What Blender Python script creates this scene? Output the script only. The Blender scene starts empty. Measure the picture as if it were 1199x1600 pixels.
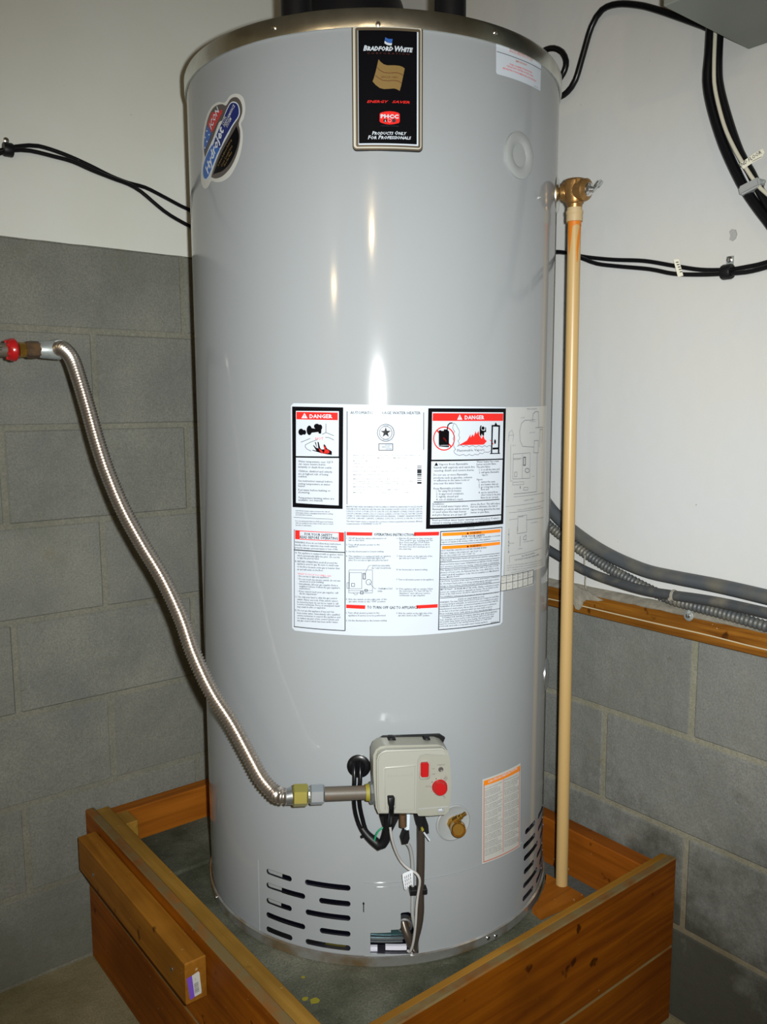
import bpy, bmesh, math, random
import numpy as np
from mathutils import Vector, Matrix
random.seed(4)
SC = bpy.context.scene
COL = SC.collection
# ------------------------------------------------------------------ camera (calibrated; frame 1199 x 1600)
FPX = 1301.2745
CAM = Vector((-1.4454, -1.8180, 1.2684))
CF = Vector((0.61642125, 0.77665556, -0.12973427))
CR = Vector((0.7829657, -0.62205366, -0.00373642))
CU = Vector((0.08360359, 0.09927427, 0.99154176))
cd = bpy.data.cameras.new('camera'); cam = bpy.data.objects.new('camera', cd); COL.objects.link(cam)
cd.sensor_fit = 'HORIZONTAL'; cd.sensor_width = 36; cd.lens = 36*FPX/1199; cd.clip_start = .01
cam.matrix_world = Matrix(((CR.x, CU.x, -CF.x, CAM.x), (CR.y, CU.y, -CF.y, CAM.y), (CR.z, CU.z, -CF.z, CAM.z), (0, 0, 0, 1)))
SC.camera = cam
# ------------------------------------------------------------------ world, lights, exposure
w = bpy.data.worlds.new('world'); SC.world = w; w.use_nodes = True
w.node_tree.nodes['Background'].inputs[0].default_value = (.6, .62, .65, 1)
w.node_tree.nodes['Background'].inputs[1].default_value = .02
SC.view_settings.view_transform = 'Standard'; SC.view_settings.look = 'None'
SC.view_settings.gamma = 1; SC.view_settings.use_curve_mapping = False
SC.view_settings.exposure = 0.0
def lamp(name, kind, loc, energy, color, size, aim=None, **k):
    l = bpy.data.lights.new(name, kind); l.energy = energy; l.color = color
    l.shadow_soft_size = size
    for a, b in k.items(): setattr(l, a, b)
    o = bpy.data.objects.new(name, l); COL.objects.link(o); o.location = loc
    if aim: o.rotation_euler = (Vector(aim)-Vector(loc)).to_track_quat('-Z', 'Y').to_euler()
    return o
FL = CAM + CR*.042 + CU*.022 + CF*.02
lamp('camera_flash', 'SPOT', FL, 150, (.968, .995, .985), .012, FL+CF*2-CU*.08, spot_size=math.radians(102), spot_blend=1.0)
lamp('ceiling_bulb', 'POINT', (-2.95, -3.60, 2.26), 26, (1, .74, .42), .030)
lamp('ceiling_bulb', 'POINT', (-4.02, -2.52, 1.97), 16, (1, .74, .42), .024)
# ------------------------------------------------------------------ pixel helpers: a ray through a photo pixel meets a real surface
def ray(x, y): return (CF*FPX + CR*(x-599.5) + CU*(800-y)).normalized()
def onX(x, y, c=0.): d = ray(x, y); return CAM + d*((c-CAM.x)/d.x)
def onY(x, y, c=0.): d = ray(x, y); return CAM + d*((c-CAM.y)/d.y)
def onZ(x, y, c=0.): d = ray(x, y); return CAM + d*((c-CAM.z)/d.z)
def onD(x, y, dep): d = ray(x, y); return CAM + d*(dep/d.dot(CF))
R = .356; TC = Vector((-.391, -.463, 0)); ZB = .277; ZT = 1.866
TH0 = math.atan2(CAM.y-TC.y, CAM.x-TC.x)
def q(x, y, off=0.):
    d = ray(x, y); r = R+off
    ox, oy = CAM.x-TC.x, CAM.y-TC.y
    a = d.x**2+d.y**2; b = 2*(ox*d.x+oy*d.y); c = ox*ox+oy*oy-r*r
    D = b*b-4*a*c
    t = (-b-math.sqrt(max(D, 0)))/2/a
    P = CAM + d*t
    th = math.atan2(P.y-TC.y, P.x-TC.x)-TH0
    th = (th+math.pi) % (2*math.pi)-math.pi
    return th*R, P.z
def tank(s, z, off=0.):
    a = TH0+s/R
    n = Vector((math.cos(a), math.sin(a), 0))
    return Vector((TC.x, TC.y, z)) + n*(R+off), n
def tp(x, y, off=0.): s, z = q(x, y, off); return tank(s, z, off)[0]
# ------------------------------------------------------------------ materials
def nodes(name):
    m = bpy.data.materials.new(name); m.use_nodes = True
    return m, m.node_tree, m.node_tree.nodes['Principled BSDF']
def mat(name, base, rough=.5, metal=0., var=None, bump=None, coat=0., spec=None, var2=None, emit=None, trans=None):
    """var=(scale, (r,g,b) second colour, lo, hi); bump=(scale, strength, distance)"""
    m, nt, P = nodes(name)
    P.inputs['Base Color'].default_value = (*base, 1); P.inputs['Roughness'].default_value = rough
    P.inputs['Metallic'].default_value = metal; P.inputs['Coat Weight'].default_value = coat
    if spec is not None: P.inputs['Specular IOR Level'].default_value = spec
    if trans: P.inputs['Transmission Weight'].default_value = trans
    L = nt.links.new
    geo = nt.nodes.new('ShaderNodeNewGeometry')
    col = None
    for v in (var, var2):
        if not v: continue
        n = nt.nodes.new('ShaderNodeTexNoise'); n.inputs['Scale'].default_value = v[0]; n.inputs['Detail'].default_value = 6
        L(geo.outputs['Position'], n.inputs['Vector'])
        r = nt.nodes.new('ShaderNodeMapRange'); r.inputs[1].default_value = v[2]; r.inputs[2].default_value = v[3]
        L(n.outputs[0], r.inputs[0])
        mx = nt.nodes.new('ShaderNodeMix'); mx.data_type = 'RGBA'
        L(r.outputs[0], mx.inputs[0]); mx.inputs[6].default_value = (*base, 1); mx.inputs[7].default_value = (*v[1], 1)
        if col: L(col, mx.inputs[6])
        col = mx.outputs[2]
    if col: L(col, P.inputs['Base Color'])
    if bump:
        n = nt.nodes.new('ShaderNodeTexNoise'); n.inputs['Scale'].default_value = bump[0]; n.inputs['Detail'].default_value = 4
        L(geo.outputs['Position'], n.inputs['Vector'])
        b = nt.nodes.new('ShaderNodeBump'); b.inputs['Strength'].default_value = bump[1]; b.inputs['Distance'].default_value = bump[2]
        L(n.outputs[0], b.inputs['Height']); L(b.outputs[0], P.inputs['Normal'])
    return m
def block_mat(name, c1, c2, stain=None, mortar=False):
    m, nt, P = nodes(name); L = nt.links.new
    P.inputs['Roughness'].default_value = .95; P.inputs['Specular IOR Level'].default_value = .15
    geo = nt.nodes.new('ShaderNodeNewGeometry'); info = nt.nodes.new('ShaderNodeObjectInfo')
    def noise(sc, det=5, rough=.6):
        n = nt.nodes.new('ShaderNodeTexNoise'); n.inputs['Scale'].default_value = sc; n.inputs['Detail'].default_value = det
        n.inputs['Roughness'].default_value = rough; L(geo.outputs['Position'], n.inputs['Vector']); return n.outputs[0]
    def rng(src, a, b, c=0., d=1.):
        r = nt.nodes.new('ShaderNodeMapRange'); L(src, r.inputs[0])
        for i, v in enumerate((a, b, c, d)): r.inputs[i+1].default_value = v
        return r.outputs[0]
    def mix(f, A, B, mode='MIX'):
        x = nt.nodes.new('ShaderNodeMix'); x.data_type = 'RGBA'; x.blend_type = mode
        if isinstance(f, float): x.inputs[0].default_value = f
        else: L(f, x.inputs[0])
        for i, v in ((6, A), (7, B)):
            if isinstance(v, tuple): x.inputs[i].default_value = (*v, 1)
            else: L(v, x.inputs[i])
        return x.outputs[2]
    col = mix(rng(noise(5), .35, .68), c1, c2)
    grain = noise(260, 2, .7)
    col = mix(rng(grain, .35, .7, 0, .55), col, tuple(v*.55 for v in c1))
    col = mix(rng(noise(330, 1), .70, .76, 0, .45), col, tuple(min(1, v*1.6) for v in c2))
    col = mix(rng(noise(2.3, 7, .7), .52, .68, 0, .5), col, (c1[0]*.62, c1[1]*.62, c1[2]*.52))
    col = mix(rng(noise(31, 3), .70, .76, 0, .6), col, (c1[0]*.55, c1[1]*.52, c1[2]*.38))
    col = mix(rng(noise(9, 8, .75), .60, .72, 0, .55), col, (c1[0]*1.0, c1[1]*.86, c1[2]*.60))
    if not mortar: col = mix(rng(info.outputs['Random'], 0, 1, 0, .22), col, tuple(v*.6 for v in c1))
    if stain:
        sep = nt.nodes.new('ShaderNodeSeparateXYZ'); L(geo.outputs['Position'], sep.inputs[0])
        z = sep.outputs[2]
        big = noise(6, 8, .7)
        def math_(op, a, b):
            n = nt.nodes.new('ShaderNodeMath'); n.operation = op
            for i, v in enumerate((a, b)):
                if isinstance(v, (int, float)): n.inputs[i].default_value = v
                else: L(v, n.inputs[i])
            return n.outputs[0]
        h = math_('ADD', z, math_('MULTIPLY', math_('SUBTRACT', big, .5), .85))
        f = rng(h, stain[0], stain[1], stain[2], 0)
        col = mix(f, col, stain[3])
    L(col, P.inputs['Base Color'])
    b = nt.nodes.new('ShaderNodeBump'); b.inputs['Strength'].default_value = .5; b.inputs['Distance'].default_value = .0012
    L(grain, b.inputs['Height']); b2 = nt.nodes.new('ShaderNodeBump'); b2.inputs['Strength'].default_value = .6; b2.inputs['Distance'].default_value = .004
    L(noise(38), b2.inputs['Height']); L(b.outputs[0], b2.inputs['Normal']); L(b2.outputs[0], P.inputs['Normal'])
    return m
def wood(name, axis, c1, c2, dust=None, rough=.45, scale=1.):
    m, nt, P = nodes(name); L = nt.links.new
    P.inputs['Roughness'].default_value = rough+.1; P.inputs['Specular IOR Level'].default_value = .14
    geo = nt.nodes.new('ShaderNodeNewGeometry')
    mp = nt.nodes.new('ShaderNodeMapping'); s = [60*scale]*3; s[axis] = 3.0*scale; mp.inputs['Scale'].default_value = s
    L(geo.outputs['Position'], mp.inputs['Vector'])
    n = nt.nodes.new('ShaderNodeTexNoise'); n.inputs['Scale'].default_value = 1; n.inputs['Detail'].default_value = 5; n.inputs['Distortion'].default_value = .6
    L(mp.outputs[0], n.inputs['Vector'])
    cr = nt.nodes.new('ShaderNodeValToRGB'); e = cr.color_ramp.elements
    e[0].position = .32; e[0].color = (*c1, 1); e[1].position = .68; e[1].color = (*c2, 1)
    L(n.outputs[0], cr.inputs[0]); col = cr.outputs[0]
    def spot(sc, lo, hi, c, amt):
        nonlocal col
        k = nt.nodes.new('ShaderNodeTexNoise'); k.inputs['Scale'].default_value = sc; k.inputs['Detail'].default_value = 3
        L(geo.outputs['Position'], k.inputs['Vector'])
        r = nt.nodes.new('ShaderNodeMapRange'); r.inputs[1].default_value = lo; r.inputs[2].default_value = hi; r.inputs[4].default_value = amt
        L(k.outputs[0], r.inputs[0])
        x = nt.nodes.new('ShaderNodeMix'); x.data_type = 'RGBA'; L(r.outputs[0], x.inputs[0]); L(col, x.inputs[6]); x.inputs[7].default_value = (*c, 1)
        col = x.outputs[2]
    spot(17, .66, .70, (c1[0]*.22, c1[1]*.2, c1[2]*.3), .9)
    spot(5, .5, .75, tuple(v*.5 for v in c1), .6)
    spot(2.2, .45, .62, tuple(v*.62 for v in c1), .55)
    spot(120, .72, .76, (.5, .42, .28), .5)
    if dust:
        sx = nt.nodes.new('ShaderNodeSeparateXYZ'); L(geo.outputs['Normal'], sx.inputs[0])
        k = nt.nodes.new('ShaderNodeTexNoise'); k.inputs['Scale'].default_value = 26; k.inputs['Detail'].default_value = 5; L(geo.outputs['Position'], k.inputs['Vector'])
        r = nt.nodes.new('ShaderNodeMapRange'); r.inputs[1].default_value = .3; r.inputs[2].default_value = .6; r.inputs[3].default_value = .25; r.inputs[4].default_value = .95; L(k.outputs[0], r.inputs[0])
        g = nt.nodes.new('ShaderNodeMath'); g.operation = 'GREATER_THAN'; g.inputs[1].default_value = .7; L(sx.outputs[2], g.inputs[0])
        mu = nt.nodes.new('ShaderNodeMath'); mu.operation = 'MULTIPLY'; L(g.outputs[0], mu.inputs[0]); L(r.outputs[0], mu.inputs[1])
        x = nt.nodes.new('ShaderNodeMix'); x.data_type = 'RGBA'; L(mu.outputs[0], x.inputs[0]); L(col, x.inputs[6]); x.inputs[7].default_value = (*dust, 1); col = x.outputs[2]
    L(col, P.inputs['Base Color'])
    b = nt.nodes.new('ShaderNodeBump'); b.inputs['Strength'].default_value = .4; b.inputs['Distance'].default_value = .0015; L(n.outputs[0], b.inputs['Height']); L(b.outputs[0], P.inputs['Normal'])
    return m
MT = {}
MT['jacket'] = mat('grey_enamel', (.262, .280, .292), .11, bump=(9, .05, .001), spec=.42)
MT['jacket_lip'] = mat('dark_shell', (.012, .012, .016), .5)
MT['inner'] = mat('galvanised_dark', (.06, .06, .08), .45, .6, var=(12, (.02, .02, .02), .4, .6))
MT['steel_ring'] = mat('brushed_steel', (.78, .80, .76), .27, 1., var=(30, (.60, .60, .55), .35, .7), bump=(180, .12, .001))
MT['chrome_ring'] = mat('polished_steel', (.60, .60, .60), .22, .85, var=(16, (.42, .30, .17), .45, .6))
MT['tray'] = mat('bright_tray', (.75, .75, .85), .35, .2)
MT['screw'] = mat('zinc_screw', (.75, .75, .75), .2, 1.)
MT['black'] = mat('matt_black', (.006, .006, .007), .45, spec=.25)
MT['cable'] = mat('black_cable_rubber', (.004, .004, .005), .30, spec=.3)
MT['cable_white'] = mat('white_cable', (.50, .48, .38), .4)
MT['cable_grey'] = mat('grey_wire', (.38, .37, .36), .35)
MT['bronze'] = mat('bronze_trim', (.10, .078, .05), .35, .3)
MT['silver'] = mat('silver_trim', (.46, .45, .39), .3, .1)
MT['print_black'] = mat('ink_black', (.004, .004, .005), .16, spec=.05)
MT['print_grey'] = mat('ink_grey', (.030, .034, .045), .3, spec=.03)
MT['print_faint'] = mat('ink_faint', (.13, .14, .15), .3, spec=.1)
MT['print_red'] = mat('ink_red', (.60, .022, .018), .25, spec=.12)
MT['print_redbrown'] = mat('ink_redbrown', (.08, .012, .006), .4)
MT['print_pink'] = mat('ink_pale_red', (.45, .16, .12), .4)
MT['print_orange'] = mat('ink_orange', (.72, .20, .008), .3)
MT['print_white'] = mat('ink_white', (.46, .505, .56), .22, spec=.03)
MT['print_gold'] = mat('ink_gold', (.17, .105, .028), .4)
MT['print_blue'] = mat('ink_blue', (.02, .09, .33), .35)
MT['print_navy'] = mat('ink_navy', (.008, .016, .11), .35)
MT['print_dkred'] = mat('ink_dark_red', (.36, .03, .03), .35)
MT['print_dkgrey'] = mat('ink_dark_grey', (.07, .06, .055), .4)
MT['paper'] = mat('white_label_film', (.46, .505, .56), .14, spec=.03)
MT['paper_bright'] = mat('white_sticker_film', (.60, .63, .67), .2, spec=.03)
MT['paper_grey'] = mat('clear_label_film', (.40, .412, .408), .2, spec=.3)
MT['paper_pale'] = mat('pale_label_film', (.45, .455, .43), .3)
MT['plastic_cream'] = mat('cream_plastic', (.25, .25, .212), .36)
MT['plastic_cream_light'] = mat('cream_plastic_light', (.275, .277, .242), .36)
MT['plastic_red'] = mat('red_plastic', (.34, .009, .010), .25)
MT['plastic_grey'] = mat('grey_plastic_collar', (.27, .285, .285), .3)
MT['brass'] = mat('polished_brass', (.52, .30, .06), .2, .9)
MT['bronze_cast'] = mat('cast_bronze', (.32, .18, .06), .34, .7, var=(60, (.24, .13, .045), .4, .7), bump=(120, .3, .001))
MT['gold_nut'] = mat('yellow_zinc', (.52, .46, .12), .30, .92)
MT['silver_nut'] = mat('silver_zinc', (.50, .54, .58), .30, .92)
MT['hose_steel'] = mat('corrugated_stainless', (.60, .55, .50), .27, .95)
MT['black_iron'] = mat('black_iron_pipe', (.085, .070, .052), .5, .0, var=(35, (.17, .07, .025), .56, .75), bump=(90, .2, .001))
MT['dark_tube'] = mat('dark_steel_tube', (.075, .06, .048), .3, .5)
MT['galv'] = mat('galvanised_steel', (.34, .37, .36), .4, .4, var=(60, (.25, .27, .27), .4, .65))
MT['rust_brass'] = mat('aged_brass', (.17, .10, .05), .45, .6, var=(50, (.09, .06, .04), .4, .6))
MT['cpvc'] = mat('cream_cpvc', (.41, .275, .112), .36)
MT['cpvc_light'] = mat('pale_cpvc', (.42, .31, .165), .45)
MT['primer'] = mat('orange_primer', (.50, .145, .008), .4)
MT['yellow'] = mat('yellow_sealant', (.21, .18, .012), .6)
MT['green'] = mat('green_wire', (.01, .22, .10), .4)
MT['teal'] = mat('teal_zinc', (.05, .105, .115), .25, .6)
MT['bluewhite'] = mat('pale_blue_sleeve', (.50, .58, .64), .4)
MT['conduit'] = mat('grey_pvc_conduit', (.060, .067, .074), .45, var=(14, (.115, .106, .08), .45, .7))
MT['conduit_dark'] = mat('dark_grey_conduit', (.042, .046, .050), .45, var=(25, (.115, .105, .08), .5, .75))
MT['armour'] = mat('armoured_conduit', (.070, .076, .078), .5, .1, var=(30, (.14, .13, .105), .45, .7))
MT['plaster'] = mat('white_painted_wall', (.50, .515, .52), .75, var=(2.2, (.52, .51, .475), .38, .66), var2=(75, (.28, .26, .21), .745, .78), bump=(28, .25, .0035), spec=.2)
MT['plasterL'] = mat('cream_painted_wall', (.57, .585, .555), .75, var=(2.2, (.53, .54, .49), .38, .66), var2=(75, (.30, .28, .22), .755, .78), bump=(24, .2, .0035), spec=.2)
MT['caulk'] = mat('dusty_mortar_ledge', (.20, .185, .15), .95, var=(40, (.27, .25, .20), .4, .65), bump=(60, .8, .004))
MT['trimpaint'] = mat('cream_drip_line', (.48, .42, .28), .6)
MT['floor'] = block_mat('concrete_floor', (.17, .145, .075), (.27, .235, .14), mortar=True)
MT['slab'] = block_mat('concrete_paver', (.045, .048, .030), (.165, .165, .125), mortar=True)
MT['gravel'] = block_mat('dark_fill', (.08, .085, .075), (.12, .12, .11), mortar=True)
MT['blockL'] = block_mat('concrete_block_left', (.148, .153, .138), (.205, .205, .175), stain=(.05, .16, .5, (.10, .105, .08)))
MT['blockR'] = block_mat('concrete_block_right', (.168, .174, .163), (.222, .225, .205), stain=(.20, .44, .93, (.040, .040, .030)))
MT['mortarL'] = block_mat('mortar_left', (.150, .150, .124), (.205, .20, .158), mortar=True)
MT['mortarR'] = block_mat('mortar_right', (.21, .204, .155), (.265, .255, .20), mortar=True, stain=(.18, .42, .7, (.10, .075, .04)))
MT['wallplain'] = mat('painted_concrete', (.55, .54, .50), .9)
MT['ceiling'] = mat('ceiling_board', (.45, .42, .36), .9)
OR1, OR2, GR = (.115, .027, .0006), (.205, .060, .0016), (.135, .10, .042)
MT['plankX'] = wood('stained_plank_x', 0, OR1, OR2, GR)
MT['plankY'] = wood('stained_plank_y_lit', 1, (.17, .042, .001), (.30, .090, .003), GR)  # left planks: stain colour lightened to make up for the grazing flash
MT['plankXc'] = wood('bare_orange_x', 0, (.20, .058, .004), (.30, .095, .008))
MT['plankYc'] = wood('bare_orange_y', 1, (.17, .045, .003), (.25, .07, .006))
MT['railX'] = wood('pale_rail_x', 0, (.20, .085, .008), (.30, .15, .02))
MT['railY'] = wood('pale_rail_y', 1, (.20, .10, .012), (.30, .165, .03))
MT['ledger'] = wood('ledger_wood', 1, (.20, .075, .006), (.30, .125, .014))
MT['trimwood'] = wood('varnished_trim', 1, (.13, .045, .005), (.29, .12, .016), rough=.3, scale=2)
MT['boxgrey'] = mat('grey_painted_box', (.185, .20, .175), .5, var=(3, (.16, .17, .15), .4, .7))
MT['tagpaper'] = mat('cream_tag', (.72, .70, .58), .5)
MT['strapgrey'] = mat('grey_strap', (.30, .31, .31), .45)
MT['purple'] = mat('ink_purple', (.14, .06, .42), .5)
MT['stain_yellow'] = mat('yellow_paint_fleck', (.21, .18, .006), .8)
MT['chip'] = mat('bare_grey_chip', (.33, .33, .32), .95, bump=(90, .8, .003))
MT['string'] = mat('dusty_string', (.30, .27, .22), .9)
MT['backing'] = mat('dark_backing', (.003, .003, .006), .9, spec=0.)
# ------------------------------------------------------------------ object helpers
ORG = {}
def tag(o, label=None, cat=None, group=None, kind=None):
    if label: o['label'] = label
    if cat: o['category'] = cat
    if group: o['group'] = group
    if kind: o['kind'] = kind
    return o
def empty(name, loc, label, cat, group=None):
    o = bpy.data.objects.new(name, None); COL.objects.link(o); o.location = loc; o.empty_display_size = .05
    ORG[o.name] = Vector(loc); return tag(o, label, cat, group)
def org(p): return ORG.get(p.name, Vector((0, 0, 0))) if p else Vector((0, 0, 0))
def obj(name, bm, m, parent=None, smooth=None, origin=None, label=None):
    """world-space bmesh -> object; children are stored relative to the thing's base"""
    if origin is not None: og = Vector(origin)
    else: og = org(parent)
    if smooth is not None:
        for f in bm.faces: f.smooth = True
    bmesh.ops.translate(bm, verts=bm.verts, vec=-og)
    me = bpy.data.meshes.new(name); bm.to_mesh(me); bm.free()
    me.materials.append(MT[m])
    if smooth: me.set_sharp_from_angle(angle=math.radians(smooth))
    o = bpy.data.objects.new(name, me); COL.objects.link(o)
    if parent: o.parent = parent; o.location = og-org(parent)
    else: o.location = og
    ORG[o.name] = og
    if label: o['label'] = label
    return o
def NB(): return bmesh.new()
def box(bm, a, b, bev=0, seg=1):
    a, b = Vector(a), Vector(b)
    r = bmesh.ops.create_cube(bm, size=1)
    for v in r['verts']: v.co = Vector((a[i]+(b[i]-a[i])*(v.co[i]+.5) for i in range(3)))
    if bev:
        es = list({e for v in r['verts'] for e in v.link_edges})
        bmesh.ops.bevel(bm, geom=es, offset=bev, segments=seg, affect='EDGES', clamp_overlap=True)
    return bm
def frame(ax):
    ax = ax.normalized(); u = Vector((0, 0, 1)) if abs(ax.z) < .9 else Vector((1, 0, 0))
    e1 = ax.cross(u).normalized(); return e1, ax.cross(e1).normalized(), ax
def lathe(bm, o, axis, prof, seg=24, rot=0., cap=True):
    """prof: (distance along axis, radius)"""
    e1, e2, ax = frame(Vector(axis)); o = Vector(o); rings = []
    for t, r in prof:
        rings.append([bm.verts.new(o+ax*t+(e1*math.cos(rot+2*math.pi*i/seg)+e2*math.sin(rot+2*math.pi*i/seg))*max(r, 1e-5)) for i in range(seg)])
    for A, B in zip(rings, rings[1:]):
        for i in range(seg): bm.faces.new((A[i], A[(i+1) % seg], B[(i+1) % seg], B[i]))
    if cap: bm.faces.new(rings[0][::-1]); bm.faces.new(rings[-1])
    bmesh.ops.recalc_face_normals(bm, faces=bm.faces)
    return bm
def cyl(bm, a, b, r, seg=16, r2=None, rot=0.):
    a, b = Vector(a), Vector(b); return lathe(bm, a, b-a, [(0, r), ((b-a).length, r2 or r)], seg, rot)
def spline(pts, step):
    pts = [Vector(p) for p in pts]; P = [pts[0]*2-pts[1]]+pts+[pts[-1]*2-pts[-2]]; out = []
    for i in range(1, len(P)-2):
        n = max(2, int((P[i+1]-P[i]).length/step))
        for k in range(n):
            t = k/n; a, b, c, d = P[i-1], P[i], P[i+1], P[i+2]
            out.append(.5*((2*b)+(c-a)*t+(2*a-5*b+4*c-d)*t*t+(3*b-a-3*c+d)*t**3))
    out.append(pts[-1]); return out
def tube(bm, pts, r, seg=10, step=.015, rf=None, smoothpath=True):
    P = spline(pts, step) if smoothpath else [Vector(p) for p in pts]
    if rf:   # resample evenly
        L = [0]
        for a, b in zip(P, P[1:]): L.append(L[-1]+(b-a).length)
        n = int(L[-1]/step); Q = []; j = 0
        for k in range(n+1):
            d = L[-1]*k/n
            while j < len(L)-2 and L[j+1] < d: j += 1
            t = (d-L[j])/max(L[j+1]-L[j], 1e-9); Q.append(P[j].lerp(P[j+1], t))
        P = Q
    rings = []; t0 = (P[1]-P[0]).normalized(); e1 = frame(t0)[0]; d = 0
    for i, p in enumerate(P):
        t = (P[min(i+1, len(P)-1)]-P[max(i-1, 0)]).normalized()
        e1 = (e1-t*e1.dot(t)).normalized(); e2 = t.cross(e1)
        if i: d += (p-P[i-1]).length
        rr = rf(d, i) if rf else r
        rings.append([bm.verts.new(p+(e1*math.cos(2*math.pi*k/seg)+e2*math.sin(2*math.pi*k/seg))*rr) for k in range(seg)])
    for A, B in zip(rings, rings[1:]):
        for i in range(seg): bm.faces.new((A[i], A[(i+1) % seg], B[(i+1) % seg], B[i]))
    bm.faces.new(rings[0][::-1]); bm.faces.new(rings[-1])
    bmesh.ops.recalc_face_normals(bm, faces=bm.faces)
    return bm
# ------------------------------------------------------------------ flat drawing (u,v) mapped on a surface
def poly(bm, pts):
    vs = [bm.verts.new((p[0], p[1], 0)) for p in pts]; f = bm.faces.new(vs); f.normal_update()
    if f.normal.z < 0: f.normal_flip()
    return bm
def rrect(u0, v0, u1, v1, r, n=4):
    out = []
    for cx, cy, a in ((u1-r, v1-r, 0), (u0+r, v1-r, 90), (u0+r, v0+r, 180), (u1-r, v0+r, 270)):
        for k in range(n+1):
            t = math.radians(a+90*k/n); out.append((cx+r*math.cos(t), cy+r*math.sin(t)))
    return out
def disc(cx, cy, rx, ry=None, n=24): return [(cx+rx*math.cos(2*math.pi*k/n), cy+(ry or rx)*math.sin(2*math.pi*k/n)) for k in range(n)]
def stroke(bm, pts, wd, closed=False):
    pts = [Vector((p[0], p[1])) for p in pts]
    if closed: pts.append(pts[0])
    for a, b in zip(pts, pts[1:]):
        d = (b-a)
        if d.length < 1e-7: continue
        d.normalize(); n = Vector((-d.y, d.x))*wd/2; e = d*wd*.3
        poly(bm, [a-n-e, b-n+e, b+n+e, a+n-e])
class Draw:
    """collects flat shapes in photo-crop coordinates, one bmesh per ink"""
    def __init__(s, uvf, ox=0, oy=0, sc=1.): s.f = uvf; s.o = (ox, oy, sc); s.b = {}
    def view(s, ox, oy, sc): s.o = (ox, oy, sc); return s
    def bm(s, ink):
        if ink not in s.b: s.b[ink] = bmesh.new()
        return s.b[ink]
    def c(s, x, y): return s.f(s.o[0]+x/s.o[2], s.o[1]+y/s.o[2])
    def poly(s, ink, pts): poly(s.bm(ink), [s.c(*p) for p in pts])
    def rect(s, ink, x0, y0, x1, y1, y0b=None, y1b=None):
        s.poly(ink, [(x0, y0), (x1, y0b if y0b is not None else y0), (x1, y1b if y1b is not None else y1), (x0, y1)])
    def disc(s, ink, x, y, rx, ry=None, n=20): s.poly(ink, disc(x, y, rx, ry, n))
    def line(s, ink, pts, wd, closed=False):
        a = s.c(*pts[0]); b = s.c(pts[0][0]+wd, pts[0][1]); stroke(s.bm(ink), [s.c(*p) for p in pts], math.hypot(b[0]-a[0], b[1]-a[1]), closed)
    def ring(s, ink, x, y, r, wd, ry=None, n=28): s.line(ink, disc(x, y, r, ry, n), wd, True)
    def text(s, ink, t, x0, y, x1=None, h=10, bold=0., it=0., wx=.9, y1=None, caps=None, ang=None):
        """left baseline (x0,y), optional right end x1 (and y1), cap height h; all in crop pixels"""
        g = text_mesh(t, bold, it, caps)
        if not g: return
        V, Fc, wid, ch = g
        a = Vector(s.c(x0, y)); up = Vector(s.c(x0, y-h))
        hz = (up-a).length
        if ang is not None:
            ca, sa = math.cos(ang), math.sin(ang); k = hz/ch; kx = k*wx
            if x1 is not None: kx = (Vector(s.c(x0+x1, y))-a).length/wid
            ex = Vector((ca, sa)); ey = Vector((-sa, ca))
        else:
            if x1 is not None:
                b = Vector(s.c(x1, y if y1 is None else y1))
                if y1 is None: b.y = a.y
                kx = (b-a).length/wid; ex = (b-a).normalized()
            else: kx = hz/ch*wx; ex = Vector((1, 0))
            ey = Vector((-ex.y, ex.x)); k = hz/ch
        B = s.bm(ink); vs = [B.verts.new((*(a+ex*(v[0]*kx)+ey*(v[1]*k)), 0)) for v in V]
        for f in Fc:
            try: B.faces.new([vs[i] for i in f])
            except ValueError: pass
    def emit(s, base, mapf, parent, off=.0004, names=None, org_=None):
        out = {}
        for ink, b in s.b.items():
            nm = (names or {}).get(ink, ink.replace('print_', '')+'_print')
            out[ink] = surf(nm, b, ink, mapf, parent, off); finish(out[ink])
        s.b = {}; return out
def finish(o, lim=12):
    """few islands: one part each; many tiny ones: stuff"""
    me = o.data; n = len(me.vertices); par = list(range(n))
    def find(a):
        while par[a] != a: par[a] = par[par[a]]; a = par[a]
        return a
    for e in me.edges:
        a, b = find(e.vertices[0]), find(e.vertices[1])
        if a != b: par[a] = b
    roots = {find(v.index) for v in me.vertices}
    if len(roots) < 2: return
    if len(roots) > lim or o.get('nosplit') or 'lettering' in o.name: o['kind'] = 'stuff'; return
    groups = {}
    for p in me.polygons: groups.setdefault(find(p.vertices[0]), []).append(p)
    nrm = {v.index: v for v in me.vertices}
    base = o.name.split('.')[0]; first = True
    for g in groups.values():
        idx = sorted({v for p in g for v in p.vertices}); mp = {v: i for i, v in enumerate(idx)}
        m2 = bpy.data.meshes.new(base); m2.from_pydata([me.vertices[v].co[:] for v in idx], [], [[mp[v] for v in p.vertices] for p in g]); m2.materials.append(me.materials[0])
        for p in m2.polygons: p.use_smooth = True
        if first: keep = m2; first = False
        else:
            o2 = bpy.data.objects.new(base, m2); COL.objects.link(o2); o2.parent = o.parent; o2.location = o.location; ORG[o2.name] = ORG[o.name]
    o.data = keep
_TX = {}
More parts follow.
